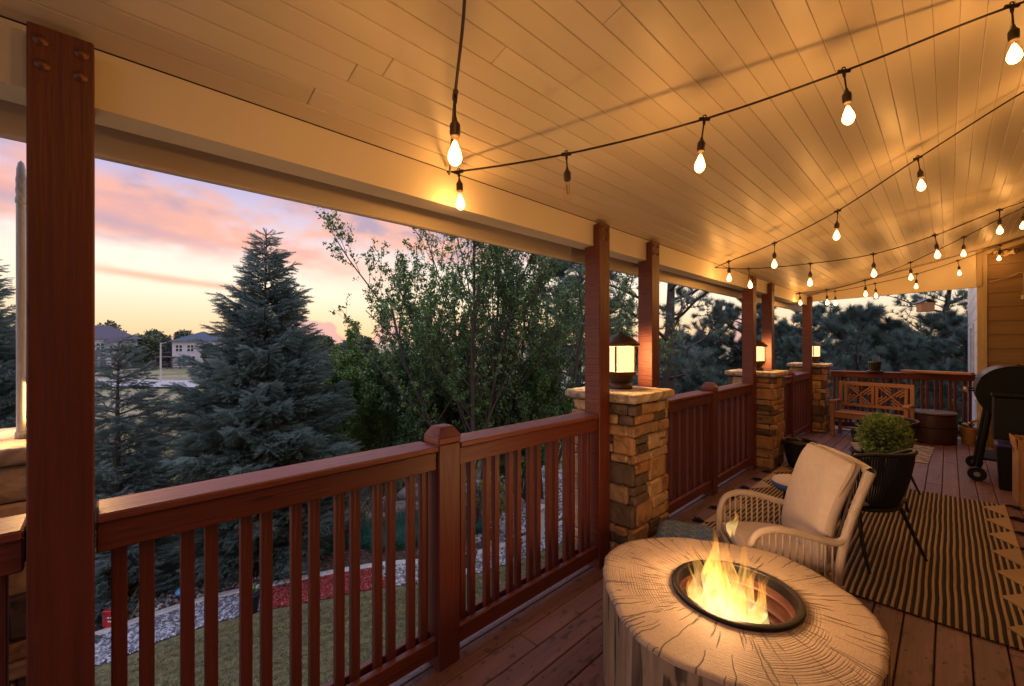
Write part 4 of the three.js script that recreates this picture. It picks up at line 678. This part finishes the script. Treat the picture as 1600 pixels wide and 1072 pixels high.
scatter('gravel', peb, white, 5200, 45, (r) => { const p = between(bedOut, kerbL, zi(.8), zi(-5))(r); const n = vnoise(p.x * .8 + 30, p.z * .8 + 30, 99, 99, 3); return n > .52 ? p : null; }, (r) => .016 + r() * .03, (r) => { const k = .16 + r() ** 2 * .4; return rgb(k * 1.0, k * .94, k * .98); });
scatter('gravel', peb, white, 5200, 46, (r) => V(-6.2 - r() * 3.4, GY + .03, -5.4 - r() * 5), (r) => .02 + r() * .04, (r) => { const k = .2 + r() ** 2 * .45; return rgb(k * .98, k * .96, k * 1.04); });
const blade = (() => { const P = []; const r = rng(9); for (let i = 0; i < 9; i++) { const a = r() * 6.28, l = .5 + r() * .6, x = (r() - .5) * .8, z = (r() - .5) * .8, dx = Math.cos(a) * l, dz = Math.sin(a) * l, w = .07; P.push(x - dz * w, 0, z + dx * w, x + dz * w, 0, z - dx * w, x + dx * .8, .5 + r() * .5, z + dz * .8); } const g = new THREE.BufferGeometry(); g.setAttribute('position', new THREE.Float32BufferAttribute(P, 3)); g.computeVertexNormals(); g.setAttribute('uv', new THREE.BufferAttribute(new Float32Array(54), 2)); return g; })();
const bladeM = phys([1, 1, 1], .7, { transmission: .25, thickness: 0, side: THREE.DoubleSide });
const lawnR = lawnL.map(([x, z]) => [-2.1, z]);
scatter('grass', blade, bladeM, 26000, 47, (r) => { const p = between(lawnL, lawnR, zi(1.5), zi(-6.5))(r); p.y = GY + .01; return p; }, (r) => .035 + r() * .035, (r) => { const k = .6 + r() * .8, t = r(); return rgb(lerp(.15, .24, t) * k, lerp(.155, .20, t) * k, .072 * k); }, .8, false);
scatter('ground_cover', blade, bladeM, 9000, 48, (r) => { const t = r(), z = lerp(-2.7, -6.0, t), x = lerp(-8.0, -6.75, t) - r() * 1.5; const n = vnoise(x * .9 + 9, z * .9 + 9, 99, 99, 6); return n > .32 ? V(x, GY + .02, z) : null; }, (r) => .10 + r() * .10, (r) => { const k = .5 + r() * .9; return rgb(.03 * k, .17 * k, .13 * k); }, 1.1, false);
scatter('field_grass', blade, bladeM, 15000, 49, (r) => { const a = 2.2 + r() * 1.2, d = 13 + r() * r() * 34, x = -Math.sin(a) * 0 + Math.cos(Math.PI + (r() - .3) * 1.3) * d, z = -Math.abs(d) * (r() * .9 - .12); return V(x, far2(x, z) - .02, z); }, (r) => .18 + r() * .28, (r) => { const t = r(), k = .6 + r() * .7; return rgb(lerp(.13, .30, t) * k, lerp(.145, .25, t) * k, lerp(.055, .14, t) * k); }, 1.1, false);
{ // the road and the fence beyond it run across the view
  const L = [], Rr = []; for (let i = 0; i <= 40; i++) { const s = (i - 20) * 6, b = .0012 * s * s; L.push([CF[0] * (55.5 + b) + CR[0] * s, CF[1] * (55.5 + b) + CR[1] * s]); Rr.push([CF[0] * (47 + b) + CR[0] * s, CF[1] * (47 + b) + CR[1] * s]); }
  const o = ribbon(L, Rr, -3.22, MG.road, 'road', .3);
}
{ const t = thing('far_fence', 'dark rail fence in front of the distant houses', 'fence');
  const d = 84, y = -3.25, m = mat([.06, .045, .045], .9); for (let i = 0; i < 26; i++) { const s = -92 + i * 2.6, x = CF[0] * d + CR[0] * s, z = CF[1] * d + CR[1] * s; part(t, 'post', boxAt(x - .09, x + .09, y, y + 1.35, z - .09, z + .09), m); if (i < 25) for (const h of [.35, .8, 1.2]) part(t, 'rail', bar([x, y + h, z], [x + CR[0] * 2.6, y + h, z + CR[1] * 2.6], .07, 5), m); } }
{ const [x, z] = at2(251, 56); const t = thing('utility_pole', 'thin grey pole by the road between the spruces', 'pole', [x, -3.3, z]); part(t, 'shaft', at(new THREE.CylinderGeometry(.07, .11, 5.2, 8), [0, 2.6, 0]), MG.kerb); part(t, 'arm', bar([0, 5.1, 0], [.9, 5.25, -.5], .04, 6), MG.kerb); }
// ------------------------------------------------------------------ far houses
const HM = { wall: mat([.74, .74, .80], .8, { map: specT }), stone: mat([.36, .34, .36], .9, { map: stoneT }), roof: mat([.085, .075, .115], .85, { map: specT }), roofB: mat([.06, .085, .14], .85, { map: specT }), pane: phys([.03, .04, .06], .08, {}), frame: mat([.75, .75, .78], .6), wood: mat([.10, .06, .06], .8) };
function hip(w, d, h, o) { const r = Math.max(.2, (w - d) / 2), P = [[-w / 2 - o, 0, -d / 2 - o], [w / 2 + o, 0, -d / 2 - o], [w / 2 + o, 0, d / 2 + o], [-w / 2 - o, 0, d / 2 + o], [-r, h, 0], [r, h, 0]], F = [[3, 2, 5], [3, 5, 4], [1, 0, 4], [1, 4, 5], [2, 1, 5], [0, 3, 4], [0, 1, 2], [0, 2, 3]]; const g = new THREE.BufferGeometry(); g.setAttribute('position', new THREE.Float32BufferAttribute(F.flat().flatMap((i) => P[i]), 3)); g.setAttribute('uv', new THREE.Float32BufferAttribute(F.flat().flatMap((i) => [P[i][0], P[i][2] + P[i][1]]), 2)); g.computeVertexNormals(); return g; }
function winAt(t, x, y, z, w, h, side = 0) { const f = part(t, 'window', at(cbox(w, h, .1, .01), [0, 0, 0]), HM.frame, [x, y, z], [0, side, 0]); for (const [sx, sy] of [[-1, -1], [1, -1], [-1, 1], [1, 1]]) part(f, 'pane', cbox(w / 2 - .12, h / 2 - .12, .05, .005), HM.pane, [sx * w / 4, sy * h / 4, .04]); }
{ const [x, z] = at2(150, 92), t = thing('far_house', 'white two storey house with violet grey roof beside the nearest post', 'house', [x, -3.35, z], 1.47);
  part(t, 'wall', boxAt(-7, 7, 0, 6.2, -5, 5, .02), HM.wall); part(t, 'bay', boxAt(2.2, 6.2, 0, 5.6, 5, 6.6, .02), HM.wall); part(t, 'plinth', boxAt(-7.1, 7.1, 0, .9, -5.1, 5.05, .02), HM.stone);
  const r = part(t, 'roof', hip(14, 10, 3.0, .6), HM.roof, [0, 6.2, 0]); part(r, 'chimney', boxAt(-3.2, -2.2, .6, 3.6, -1, 0), HM.stone);
  part(t, 'bay_roof', hip(4, 2.4, 1.2, .4), HM.roof, [4.2, 5.6, 5.6]); part(t, 'porch_roof', hip(8, 2.4, .8, .3), HM.roof, [-2.4, 3.0, 6.0]);
  for (const px of [-6, -3.6, -1.2, 1.2]) part(t, 'porch_column', boxAt(px - .12, px + .12, 0, 3, 6.8, 7.04), HM.frame);
  for (const wx of [-5.4, -3.2, -.9, 1.2]) winAt(t, wx, 4.6, 5.03, 1.3, 1.5); for (const wx of [-5.2, -2.8, -.4]) winAt(t, wx, 1.7, 5.03, 1.4, 1.9); winAt(t, 3.3, 4.2, 6.63, 1.2, 1.5); winAt(t, 5.1, 4.2, 6.63, 1.2, 1.5); winAt(t, 4.2, 1.6, 6.63, 2.4, 1.9);
  for (const wz of [-2.5, 2]) winAt(t, 7.03, 4.5, wz, 1.2, 1.4, Math.PI / 2); }
{ const [x, z] = at2(318, 92), t = thing('far_house', 'pale house with blue hip roof behind the small and large spruces', 'house', [x, -3.3, z], 1.12);
  part(t, 'wall', boxAt(-4.2, 4.2, 0, 5.6, -4, 4, .02), HM.wall); part(t, 'wing', boxAt(.6, 4.0, 0, 5.2, 4, 5.2, .02), HM.wall);
  part(t, 'roof', hip(8.4, 8, 2.2, .6), HM.roofB, [0, 5.6, 0]); part(t, 'deck', boxAt(-6.6, -3.6, 2.3, 2.5, 1, 5.4, .02), HM.wood); for (const px of [-6.5, -3.8]) part(t, 'deck_post', boxAt(px - .1, px + .1, 0, 2.3, 5.1, 5.3), HM.wood); part(t, 'deck_rail', boxAt(-6.6, -3.6, 3.3, 3.4, 5.3, 5.38), HM.wood);
  for (const wx of [-3, -1]) winAt(t, wx, 4.2, 4.03, 1.2, 1.4); for (const wx of [-2.6, -.8]) winAt(t, wx, 1.6, 4.03, 1.3, 2.0); winAt(t, 2.3, 4.0, 5.23, 1.6, 1.4); winAt(t, 2.3, 1.5, 5.23, 1.6, 1.8); winAt(t, 4.23, 4, 0, 1.2, 1.4, Math.PI / 2); }
// ------------------------------------------------------------------ trees
const XA = V(1, 0, 0);
const spray = (() => { // a twig of unit length along +x, needles all round
  const P = [], r = rng(4); for (let i = 0; i < 46; i++) { const x = .04 + i / 46 * .96, a = i * 2.4 + r(), up = .75; const d = V(.55 + r() * .25, Math.cos(a) * up, Math.sin(a) * up).normalize(), l = .24 * (x > .8 ? 1.0 : .95) * (.8 + r() * .4), s = V(-d.y, d.x, .3).normalize().multiplyScalar(.021); P.push(x - s.x, -s.y, -s.z, x + s.x, s.y, s.z, x + d.x * l, d.y * l, d.z * l); }
  P.push(0, .012, 0, 0, -.012, .01, 1, 0, 0); const g = new THREE.BufferGeometry(); g.setAttribute('position', new THREE.Float32BufferAttribute(P, 3)); g.computeVertexNormals(); g.setAttribute('uv', new THREE.BufferAttribute(new Float32Array(P.length / 3 * 2), 2)); return g; })();
const needleM = phys([1, 1, 1], .6, { transmission: .3, thickness: 0, side: THREE.DoubleSide });
function spruce(label, [x, z], H, R, seed, opt = {}) {
  const { col = [.115, .175, .162], gap = .155, per = 7, y0 = .25, shape = .55, wild = .5, prof = null } = opt; const wide = (f) => { if (!prof) return Math.pow(1 - f, shape); let k = 0; while (k < prof.length - 2 && prof[k + 1][0] < f) k++; return lerp(prof[k][1], prof[k + 1][1], clamp((f - prof[k][0]) / (prof[k + 1][0] - prof[k][0]))); };
  const t = thing('spruce_tree', label, 'tree', [x, far2(x, z), z], 0, 'spruces in the planting bed'), r = rng(seed), L = [], C = [], limbs = [];
  part(t, 'trunk', taper([[0, 0, 0], [.02, H * .4, .01], [0, H * .75, .02], [.01, H, 0]], [.05 + H * .014, .035 + H * .009, .03, .006], 8), MG.bark);
  let k = 0;
  for (let y = y0; y < H - .06; y += gap * (.8 + r() * .4) * (1 - .45 * y / H)) {
    const f = y / H, n = Math.max(3, Math.round(per * (1 - .6 * sstep(.35, .9, f))));
    for (let i = 0; i < n; i++) {
      const a = i / n * 6.283 + k * 1.3 + (r() - .5) * .6, len = Math.max(.10, R * wide(f) * (1.12 - wild * r() ** 1.5 - (r() < .07 ? .3 : 0))), rise = lerp(-.16, .75, f ** 1.6) + (r() - .5) * .3, jy = (r() - .5) * gap * .9, pts = [], m = 5;
      for (let q = 0; q <= m; q++) { const s = q / m; pts.push(V(Math.cos(a) * len * s, y + jy + len * (rise * s - .28 * s * s + (s > .55 ? .75 * (s - .55) : 0)), Math.sin(a) * len * s)); }
      limbs.push(taper(pts.map((p) => [p.x, p.y, p.z]), [.008 + len * .012, .003], 4));
      const cv = new THREE.CatmullRomCurve3(pts), nt = Math.max(3, Math.round(len / .042)), out = V(Math.cos(a), 0, Math.sin(a)), side0 = V(-out.z, 0, out.x), tone = .7 + r() * .6;
      for (let q = 1; q <= nt; q++) { const s = lerp(.18, 1, q / nt), p = cv.getPoint(s), tl = (.12 + .24 * len * (1 - s) + .08 * r()); for (const sd of q === nt ? [0] : [-1, 1]) { const ra = (r() - .5) * 1.7, side = side0.clone().multiplyScalar(Math.cos(ra)).add(V(0, Math.sin(ra), 0)); const d = out.clone().multiplyScalar(.75 + r() * .3).addScaledVector(side, sd * (.75 + r() * .3)).add(V(0, -.06 + (r() - .5) * .35 + rise * .3, 0)).normalize(); L.push([p, new THREE.Quaternion().setFromUnitVectors(XA, d), V(tl, tl * .8, tl * .8)]); const kk = tone * (.75 + r() * .5); C.push(rgb(col[0] * kk, col[1] * kk, col[2] * kk)); if (tl > .16 && r() < .7) { const p2 = p.clone().addScaledVector(d, tl * .5); const d2 = d.clone().addScaledVector(out, .8).add(V(0, .15, 0)).normalize(); L.push([p2, new THREE.Quaternion().setFromUnitVectors(XA, d2), V(tl * .7, tl * .6, tl * .6)]); C.push(rgb(col[0] * kk * 1.1, col[1] * kk * 1.1, col[2] * kk * 1.1)); } } }
    } k++;
  }
  for (let i = 0; i < 14; i++) { const yy = H - .30 + i * .024; L.push([V(0, yy, 0), new THREE.Quaternion().setFromUnitVectors(XA, V((r() - .5), 1.1, (r() - .5)).normalize()), V(.14, .12, .12)]); C.push(rgb(...col)); }
  part(t, 'branches', limbs, MG.bark); instanced(t, 'crown', spray, needleM, L, (i) => C[i]); return t;
}
spruce('large blue green spruce with a pointed top in the planting bed', at2(416, 7.9), 6.05, 1.52, 61, { per: 10, gap: .125, y0: .2, wild: .62, prof: [[0, 1], [.17, 1], [.36, .95], [.5, .84], [.6, .66], [.7, .50], [.85, .28], [.95, .12], [1, .03]] });
spruce('small open spruce just beside the nearest post', at2(186, 6.6), 4.05, 1.14, 62, { col: [.115, .172, .168], per: 6, gap: .18, shape: .66, wild: .6 });
spruce('spruce cut off by the picture edge beyond the nearest post', at2(-70, 9.6), 6.6, 1.9, 63, { per: 8, gap: .15 });
const pineTuft = (() => { const P = [], r = rng(6); for (let i = 0; i < 34; i++) { const d = V(.3 + r() * .9, (r() - .5) * 1.7, (r() - .5) * 1.7).normalize(), l = .75 + r() * .4, s = V(-d.y, d.x, .2).normalize().multiplyScalar(.022); P.push(-s.x, -s.y, -s.z, s.x, s.y, s.z, d.x * l, d.y * l, d.z * l); } const g = new THREE.BufferGeometry(); g.setAttribute('position', new THREE.Float32BufferAttribute(P, 3)); g.computeVertexNormals(); g.setAttribute('uv', new THREE.BufferAttribute(new Float32Array(P.length / 3 * 2), 2)); return g; })();
function pine(label, [x, z], H, R, seed, opt = {}) {
  const { col = [.10, .16, .14], low = .12, n = 46, lean = 0, dense = 1, trunkR = .17, fill = .25 } = opt;
  const t = thing('pine_tree', label, 'tree', [x, far2(x, z), z], 0, 'pines beyond the railing'), r = rng(seed), L = [], C = [], limbs = [];
  part(t, 'trunk', taper([[0, 0, 0], [lean * .3, H * .35, .1], [lean * .7, H * .7, -.1], [lean, H, 0]], [trunkR, trunkR * .8, trunkR * .5, .03], 10), MG.bark);
  for (let i = 0; i < n; i++) {
    const f = low + (1 - low) * Math.pow((i + .5) / n, .9), a = i * 2.4 + r() * 1.4, len = R * (f < .35 ? .85 + .4 * f : Math.pow(1 - (f - .35) / .66, .7)) * (.6 + r() * .55) + .3, b = V(lean * f, H * f, 0), up = (r() - .35) * .5 + f * .35, tone = .6 + r() * .8;
    const grow = (p0, dir, ln, rad, dep) => {
      const pts = [p0.clone()], d = dir.clone(); let p = p0.clone(); const m = 4; for (let q = 0; q < m; q++) { d.add(V((r() - .5) * .45, (r() - .42) * .35, (r() - .5) * .45)).normalize(); p = p.clone().addScaledVector(d, ln / m); pts.push(p); }
      limbs.push(taper(pts.map((v) => [v.x, v.y, v.z]), [rad, rad * .35], dep ? 4 : 5));
      const cv = new THREE.CatmullRomCurve3(pts);
      if (dep < 2) { const kids = Math.round((dep ? 3 : 5 + ln * 1.5) * dense); for (let q = 0; q < kids; q++) { const s = lerp(.25, .98, (q + r()) / kids), pp = cv.getPoint(s), tn = cv.getTangent(s), sd = V(r() - .5, (r() - .4) * .7, r() - .5).normalize(); grow(pp, tn.multiplyScalar(.7).add(sd).normalize(), ln * (.28 + r() * .2), rad * .4, dep + 1); } }
      const nt = dep === 0 ? 4 : dep === 1 ? 5 : 5; for (let q = 0; q < nt; q++) { const s = dep === 0 ? lerp(.7, 1, q / nt) : lerp(fill, 1, (q + 1) / nt), pp = cv.getPoint(s), tn = cv.getTangent(s), sc = .15 + r() * .10; L.push([pp, new THREE.Quaternion().setFromUnitVectors(XA, tn.add(V(0, .25, 0)).normalize()), V(sc, sc, sc)]); const k = tone * (.65 + r() * .7); C.push(rgb(col[0] * k, col[1] * k, col[2] * k)); }
    };
    grow(b, V(Math.cos(a), up, Math.sin(a)).normalize(), len, .018 + len * .014, 0);
  }
  part(t, 'branches', limbs, MG.bark); instanced(t, 'crown', pineTuft, needleM, L, (i) => C[i]); return t;
}
pine('tall pine with a bare dark trunk between the first and second stone pillars', at2(1047, 13.5), 9.5, 3.4, 71, { low: .30, n: 20, trunkR: .22, dense: .75 });
pine('dense dark pine filling the gap beside the lantern pillar', at2(905, 15.5), 8.2, 2.3, 72, { low: .1, n: 46, dense: 1.0 });
pine('pine seen between the second pillar posts', at2(1160, 17), 6.4, 2.8, 73, { n: 30, dense: .85 });
pine('pine behind the far corner post', at2(1262, 16), 5.8, 2.6, 74, { n: 32, dense: .9 });
pine('broad dark pine above the wooden bench', at2(1345, 14), 5.4, 2.7, 75, { n: 44, dense: 1.0 });
pine('leaning pine above the end railing near the house', at2(1440, 15.5), 8.6, 3.1, 76, { n: 18, lean: .9, dense: .7, low: .3 });
pine('dark pine close to the pale house side', at2(1512, 13), 5.4, 2.2, 77, { n: 32 });
pine('low spreading pine below the second railing', at2(1080, 18), 4.7, 3.2, 78, { n: 46, low: .05, dense: 1.1 });
pine('low spreading pine below the far corner', at2(1225, 20), 5.3, 3.4, 79, { n: 46, low: .05, dense: 1.1 });
pine('low pine behind the broad pine at the end railing', at2(1400, 21), 5.3, 3.6, 80, { n: 50, low: .05, dense: 1.1 });
// broadleaf trees: upright stems that fork, small leaves that let the sky through
const leafSpray = (() => { const parts = [], r = rng(12); for (let i = 0; i < 7; i++) { const g = leafG.clone(); const s = .9 + r() * .5; at(g, [(r() - .5) * 1.8, (r() - .3) * 1.4, (r() - .5) * 1.8], [r() * 6, r() * 6, r() * 6], [s, s, s]); parts.push(g); } return join(parts); })();
function broadleaf(name, label, [x, z], H, R, seed, opt = {}) {
  const { col = [.065, .175, .045], col2 = [.13, .21, .045], stems = 5, leaf = .055, dens = 1, forks = 5, low = .15, group = 'leafy trees and shrubs beyond the railing', cat = 'tree', base = null } = opt;
  const t = thing(name, label, cat, [x, base ?? far2(x, z), z], 0, group), r = rng(seed), L = [], C = [], limbs = [];
  const leaves = (p, n, spread) => { for (let i = 0; i < n; i++) { const q = new THREE.Quaternion().setFromEuler(new THREE.Euler(r() * 6.28, r() * 6.28, r() * 6.28)), s = leaf * (.7 + r() * .6); L.push([p.clone().add(V((r() - .5), (r() - .5), (r() - .5)).multiplyScalar(spread)), q, V(s, s, s)]); const m = r() ** 2, k = .6 + r() * .8; C.push(rgb(lerp(col[0], col2[0], m) * k, lerp(col[1], col2[1], m) * k, lerp(col[2], col2[2], m) * k)); } };
  const grow = (p0, dir, ln, rad, dep) => {
    const pts = [p0.clone()], d = dir.clone(); let p = p0.clone(); for (let q = 0; q < 4; q++) { d.add(V((r() - .5) * .32, .10 + (r() - .5) * .12, (r() - .5) * .32)).normalize(); p = p.clone().addScaledVector(d, ln / 4); pts.push(p); }
    limbs.push(taper(pts.map((v) => [v.x, v.y, v.z]), [rad, rad * .55], dep > 1 ? 3 : 6)); const cv = new THREE.CatmullRomCurve3(pts);
    if (dep < 3) { const n = dep === 0 ? forks + 2 : forks; for (let q = 0; q < n; q++) { const s = lerp(dep === 0 ? low : .25, .98, (q + r() * .8) / n), tn = cv.getTangent(s), sd = V(r() - .5, (r() - .35) * .5, r() - .5).normalize(); grow(cv.getPoint(s), tn.multiplyScalar(1.0).addScaledVector(sd, .75).normalize(), ln * (.36 + r() * .26) * (1 - s * .25), rad * .42, dep + 1); } }
    if (dep >= 1) { const n = Math.max(2, Math.round((dep === 3 ? 4 : 6) * dens)); for (let q = 0; q < n; q++) leaves(cv.getPoint(lerp(.25, 1, (q + .5) / n)), 1, ln * .18 + .04); }
  };
  for (let i = 0; i < stems; i++) { const a = i / stems * 6.283 + r() * .7, tilt = (stems > 1 ? .22 + r() * .30 : .04) * R / 2.2; grow(V(Math.cos(a) * .08, 0, Math.sin(a) * .08), V(Math.cos(a) * tilt, 1, Math.sin(a) * tilt).normalize(), H * (.78 + r() * .22), .016 + H * .0042, 0); }
  part(t, 'trunk', limbs, MG.barkGrey); instanced(t, 'crown', leafSpray, leafM([1, 1, 1], .4), L, (i) => C[i]); return t;
}
broadleaf('leafy_tree', 'tall airy green tree with many upright stems behind the nearest newel', at2(742, 9.3), 6.5, 2.5, 91, { stems: 8, forks: 6, leaf: .046, dens: .78, low: .12 });
broadleaf('leafy_tree', 'airy green tree beside the tall many stemmed tree', at2(850, 10.5), 5.9, 2.0, 92, { stems: 4, forks: 6, leaf: .045, dens: .75, low: .15 });
broadleaf('shrub', 'bright yellow green shrub beside the large spruce', at2(588, 11.5), 3.3, 2.1, 93, { stems: 8, forks: 5, leaf: .055, dens: 2.0, low: .05, col: [.10, .22, .045], col2: [.20, .27, .05], cat: 'shrub' });
broadleaf('shrub', 'dark green shrub below the airy tree', at2(690, 10.6), 3.4, 2.3, 94, { stems: 8, forks: 5, leaf: .052, dens: 2.0, low: .05, col: [.06, .16, .05], col2: [.11, .19, .045], cat: 'shrub' });
broadleaf('shrub', 'green shrub beneath the tree beside the lantern pillar', at2(815, 10.8), 3.5, 2.4, 95, { stems: 8, forks: 5, leaf: .052, dens: 2.0, low: .05, col: [.065, .17, .045], col2: [.12, .20, .045], cat: 'shrub' });
spruce('slim dark evergreen between the large spruce and the yellow green shrub', at2(548, 14), 4.3, 1.3, 64, { per: 8, gap: .14, col: [.055, .088, .062] });
spruce('dark evergreen low behind the yellow green shrub', at2(615, 16), 4.0, 1.7, 65, { per: 8, gap: .15, col: [.055, .09, .066] });
broadleaf('potted_shrub', 'yellow leaved shrub in a pot seen between the balusters', at2(768, 8.2), .95, .5, 96, { stems: 4, forks: 3, leaf: .028, dens: .8, low: .1, col: [.16, .17, .02], col2: [.25, .22, .03], cat: 'shrub', base: GY + .3 });
// distant trees round the houses
const farTrees = [[163, 108, 9.8, 4.6, 'large round tree behind the white house'], [214, 99, 5.9, 2.9, 'low round tree right beside the white house'], [232, 96, 6.4, 2.7, 'olive tree between the two far houses'], [246, 100, 7.2, 2.6, 'tree next to the thin pole'], [288, 104, 7.0, 3.0, 'tree behind the blue roofed house'], [303, 99, 6.4, 2.4, 'tree at the corner of the blue roofed house'], [203, 88, 4.0, 1.8, 'small bush in front of the white house'], [332, 86, 3.6, 1.5, 'small tree in front of the blue roofed house'], [362, 104, 6.6, 3.2, 'tree on the far side of the blue roofed house'], [455, 110, 6.6, 3.8, 'tree far behind the large spruce'], [500, 105, 6.0, 3.4, 'far tree just beyond the large spruce'], [560, 108, 6.4, 3.8, 'far tree behind the yellow green shrub'], [15, 104, 7.0, 3.5, 'far tree beyond the pale torch']];
const bigLeaf = leafSpray;
for (let [px, d, H, R, label] of farTrees) {
  H *= 1.18; R *= 1.25;
  const [x, z] = at2(px, d), t = thing('distant_tree', label, 'tree', [x, -3.3, z], 0, 'trees round the far houses'), r = rng(Math.round(px * 7 + d)), L = [], C = [];
  part(t, 'trunk', taper([[0, 0, 0], [.1, H * .3, 0], [0, H * .7, .1]], [.25, .2, .08], 7), MG.bark);
  const lobes = Array.from({ length: 20 }, () => { const a = r() * 6.28, yy = .22 + r() * .62, rr = R * (.25 + .45 * r()) * Math.sin(Math.PI * clamp(yy * .9 + .12)); return [V(Math.cos(a) * rr, H * yy, Math.sin(a) * rr), R * (.30 + r() * .22), .6 + r() * .8]; });
  for (const [c, rad, tone] of lobes) for (let i = 0; i < 90; i++) { const dd = V(r() - .5, r() - .5, r() - .5).normalize(), p = c.clone().addScaledVector(dd, rad * Math.cbrt(r())); if (p.y < H * .1) continue; const s = .34 + r() * .26, k = tone * (.6 + r() * .7); L.push([p, new THREE.Quaternion().setFromEuler(new THREE.Euler(r() * 6, r() * 6, r() * 6)), V(s, s, s)]); C.push(rgb(.070 * k, .10 * k, .042 * k)); }
  instanced(t, 'crown', bigLeaf, leafM([1, 1, 1], .3), L, (i) => C[i]);
}
for (const [px, d, H, label] of [[266, 92, 7.0, 'pointed far conifer left of the blue roofed house'], [274, 97, 7.6, 'pointed far conifer touching the blue roofed house']]) spruce(label, at2(px, d), H, 2.2, Math.round(px), { per: 6, gap: .5, shape: .8, col: [.05, .08, .075], y0: .4 }).userData.group = 'trees round the far houses';
// ------------------------------------------------------------------ small things in the garden
const onG = (px, py) => { const d = 660 * (1.72 - GY) / (py - 538); return [...at2(px, d)]; };
{ const [x, z] = onG(178, 984), t = thing('yard_sign', 'small red yard sign beside the kerb', 'sign', [x, GY + .02, z], .85); const p = part(t, 'panel', boxAt(-.12, .12, .04, .27, -.05, .05, .01), mat([.42, .012, .018], .5)); for (const [y, w] of [[.17, .10], [.12, .08]]) part(p, 'lettering', boxAt(-w / 2, w / 2, y, y + .018, .051, .053, .0005), MF.white); part(t, 'stake', bar([0, -.05, 0], [0, .06, 0], .01, 6), M.black); }
for (const [px, py, h, c, label] of [[286, 976, .42, [.04, .16, .34], 'blue topped garden light on a stake in the gravel'], [659, 903, .40, [.65, .65, .68], 'round white ring garden light on a stake by the newel']]) { const [x, z] = onG(px, py), t = thing('garden_light', label, 'garden light', [x, GY + .01, z]); part(t, 'stake', bar([0, 0, 0], [0, h, 0], .011, 8), M.black); if (c[0] > .5) part(t, 'ring', at(new THREE.TorusGeometry(.05, .016, 8, 24), [0, h + .05, 0], [0, .8, 0]), mat(c, .4)); else part(t, 'head', at(lathe([[0, 0], [.03, .01], [.085, .05], [.095, .075], [.07, .105], [0, .125]], 20), [0, h - .02, 0]), mat(c, .3)); }
for (const [px, py, s, label, leafy] of [[393, 957, 1, 'small dark pot with green shoots on the gravel', 1], [734, 888, 1.1, 'dark blue pot on the gravel seen right of the newel', 0], [806, 870, 1.1, 'black pot seen between the balusters right of the newel', 0], [770, 846, 1.2, 'black pot under the yellow leaved shrub', 0]]) { const [x, z] = onG(px, py), t = thing('garden_pot', label, 'pot', [x, GY + .01, z]); t.scale.setScalar(s); part(t, 'pot', lathe([[0, 0], [.085, 0], [.11, .24], [.125, .25], [.125, .28], [.105, .28], [.10, .24], [0, .23]], 20), mat([.012, .016, .035], .4)); if (leafy) { const r = rng(px), L = []; for (let i = 0; i < 60; i++) { const d = V(r() - .5, .6 + r(), r() - .5).normalize(); L.push([V(0, .24, 0).addScaledVector(d, r() * .14), new THREE.Quaternion().setFromUnitVectors(V(0, 0, 1), d), V(.05, .05, .07)]); } instanced(t, 'shoots', leafG, leafM([.10, .22, .03], .3), L); } }
{ const r = rng(55), rock = [0, 1, 2].map((s) => { const g = new THREE.IcosahedronGeometry(1, 2), p = g.attributes.position; for (let i = 0; i < p.count; i++) { const k = 1 + .5 * (fbm(p.getX(i) * 1.3 + s * 9 + 20, p.getY(i) * 1.3 + p.getZ(i) * .9 + 20, 99, 99, 3, s) - .5); p.setXYZ(i, p.getX(i) * k, p.getY(i) * k * .62, p.getZ(i) * k * .8); } g.computeVertexNormals(); return g; }), mm = mat([.42, .40, .42], .9, { map: stoneT, bumpMap: stoneB, bumpScale: .02 });
  const spots = [[250, 905, .32, 'flat pale rock under the small spruce'], [272, 890, .22, 'rock beside the flat pale rock under the spruce'], [648, 780, .40, 'large pale rock left of the nearest newel'], [625, 800, .30, 'pale rock lower left of the newel'], [590, 815, .24, 'rock in the bed under the large spruce'], [800, 790, .30, 'white rock seen between balusters right of the newel'], [822, 772, .34, 'pale rock beside the lantern pillar'], [845, 800, .30, 'rock low beside the lantern pillar'], [790, 830, .22, 'small white rock beside the black pot']];
  spots.forEach(([px, py, s, label], i) => { const [x, z] = onG(px, py); const o = part(scene, numbered('rock'), rock[i % 3], mm, [x, GY + s * .30, z], [0, r() * 6, 0], [s, s, s]); tag(o, label, 'rock', 'pale rocks in the planting bed'); }); }
{ const [x, z] = onG(838, 842); const t = thing('garden_post', 'short white post by the path below the railing', 'post', [x, GY, z], .3); part(t, 'block', boxAt(-.13, .13, 0, .62, -.13, .13, .02), MF.white); part(t, 'cap', boxAt(-.16, .16, .62, .68, -.16, .16, .015), MG.kerb); }
{ const d = 9.2, [x, z] = at2(1446, d), y = 1.72 + 58 / 660 * d, t = thing('bird_house', 'small brown hanging bird house among the pines', 'bird house', [x, y, z], .5); part(t, 'box', boxAt(-.12, .12, -.10, .10, -.09, .09, .008), MF.card); part(t, 'roof', [at(cbox(.18, .014, .24, .003), [-.075, .135, 0], [0, 0, .5]), at(cbox(.18, .014, .24, .003), [.075, .135, 0], [0, 0, -.5])], MF.lid); part(t, 'hanging_wire', bar([0, .16, 0], [0, 2.2, 0], .004, 5), M.black); }
renderer.render(scene, camera);
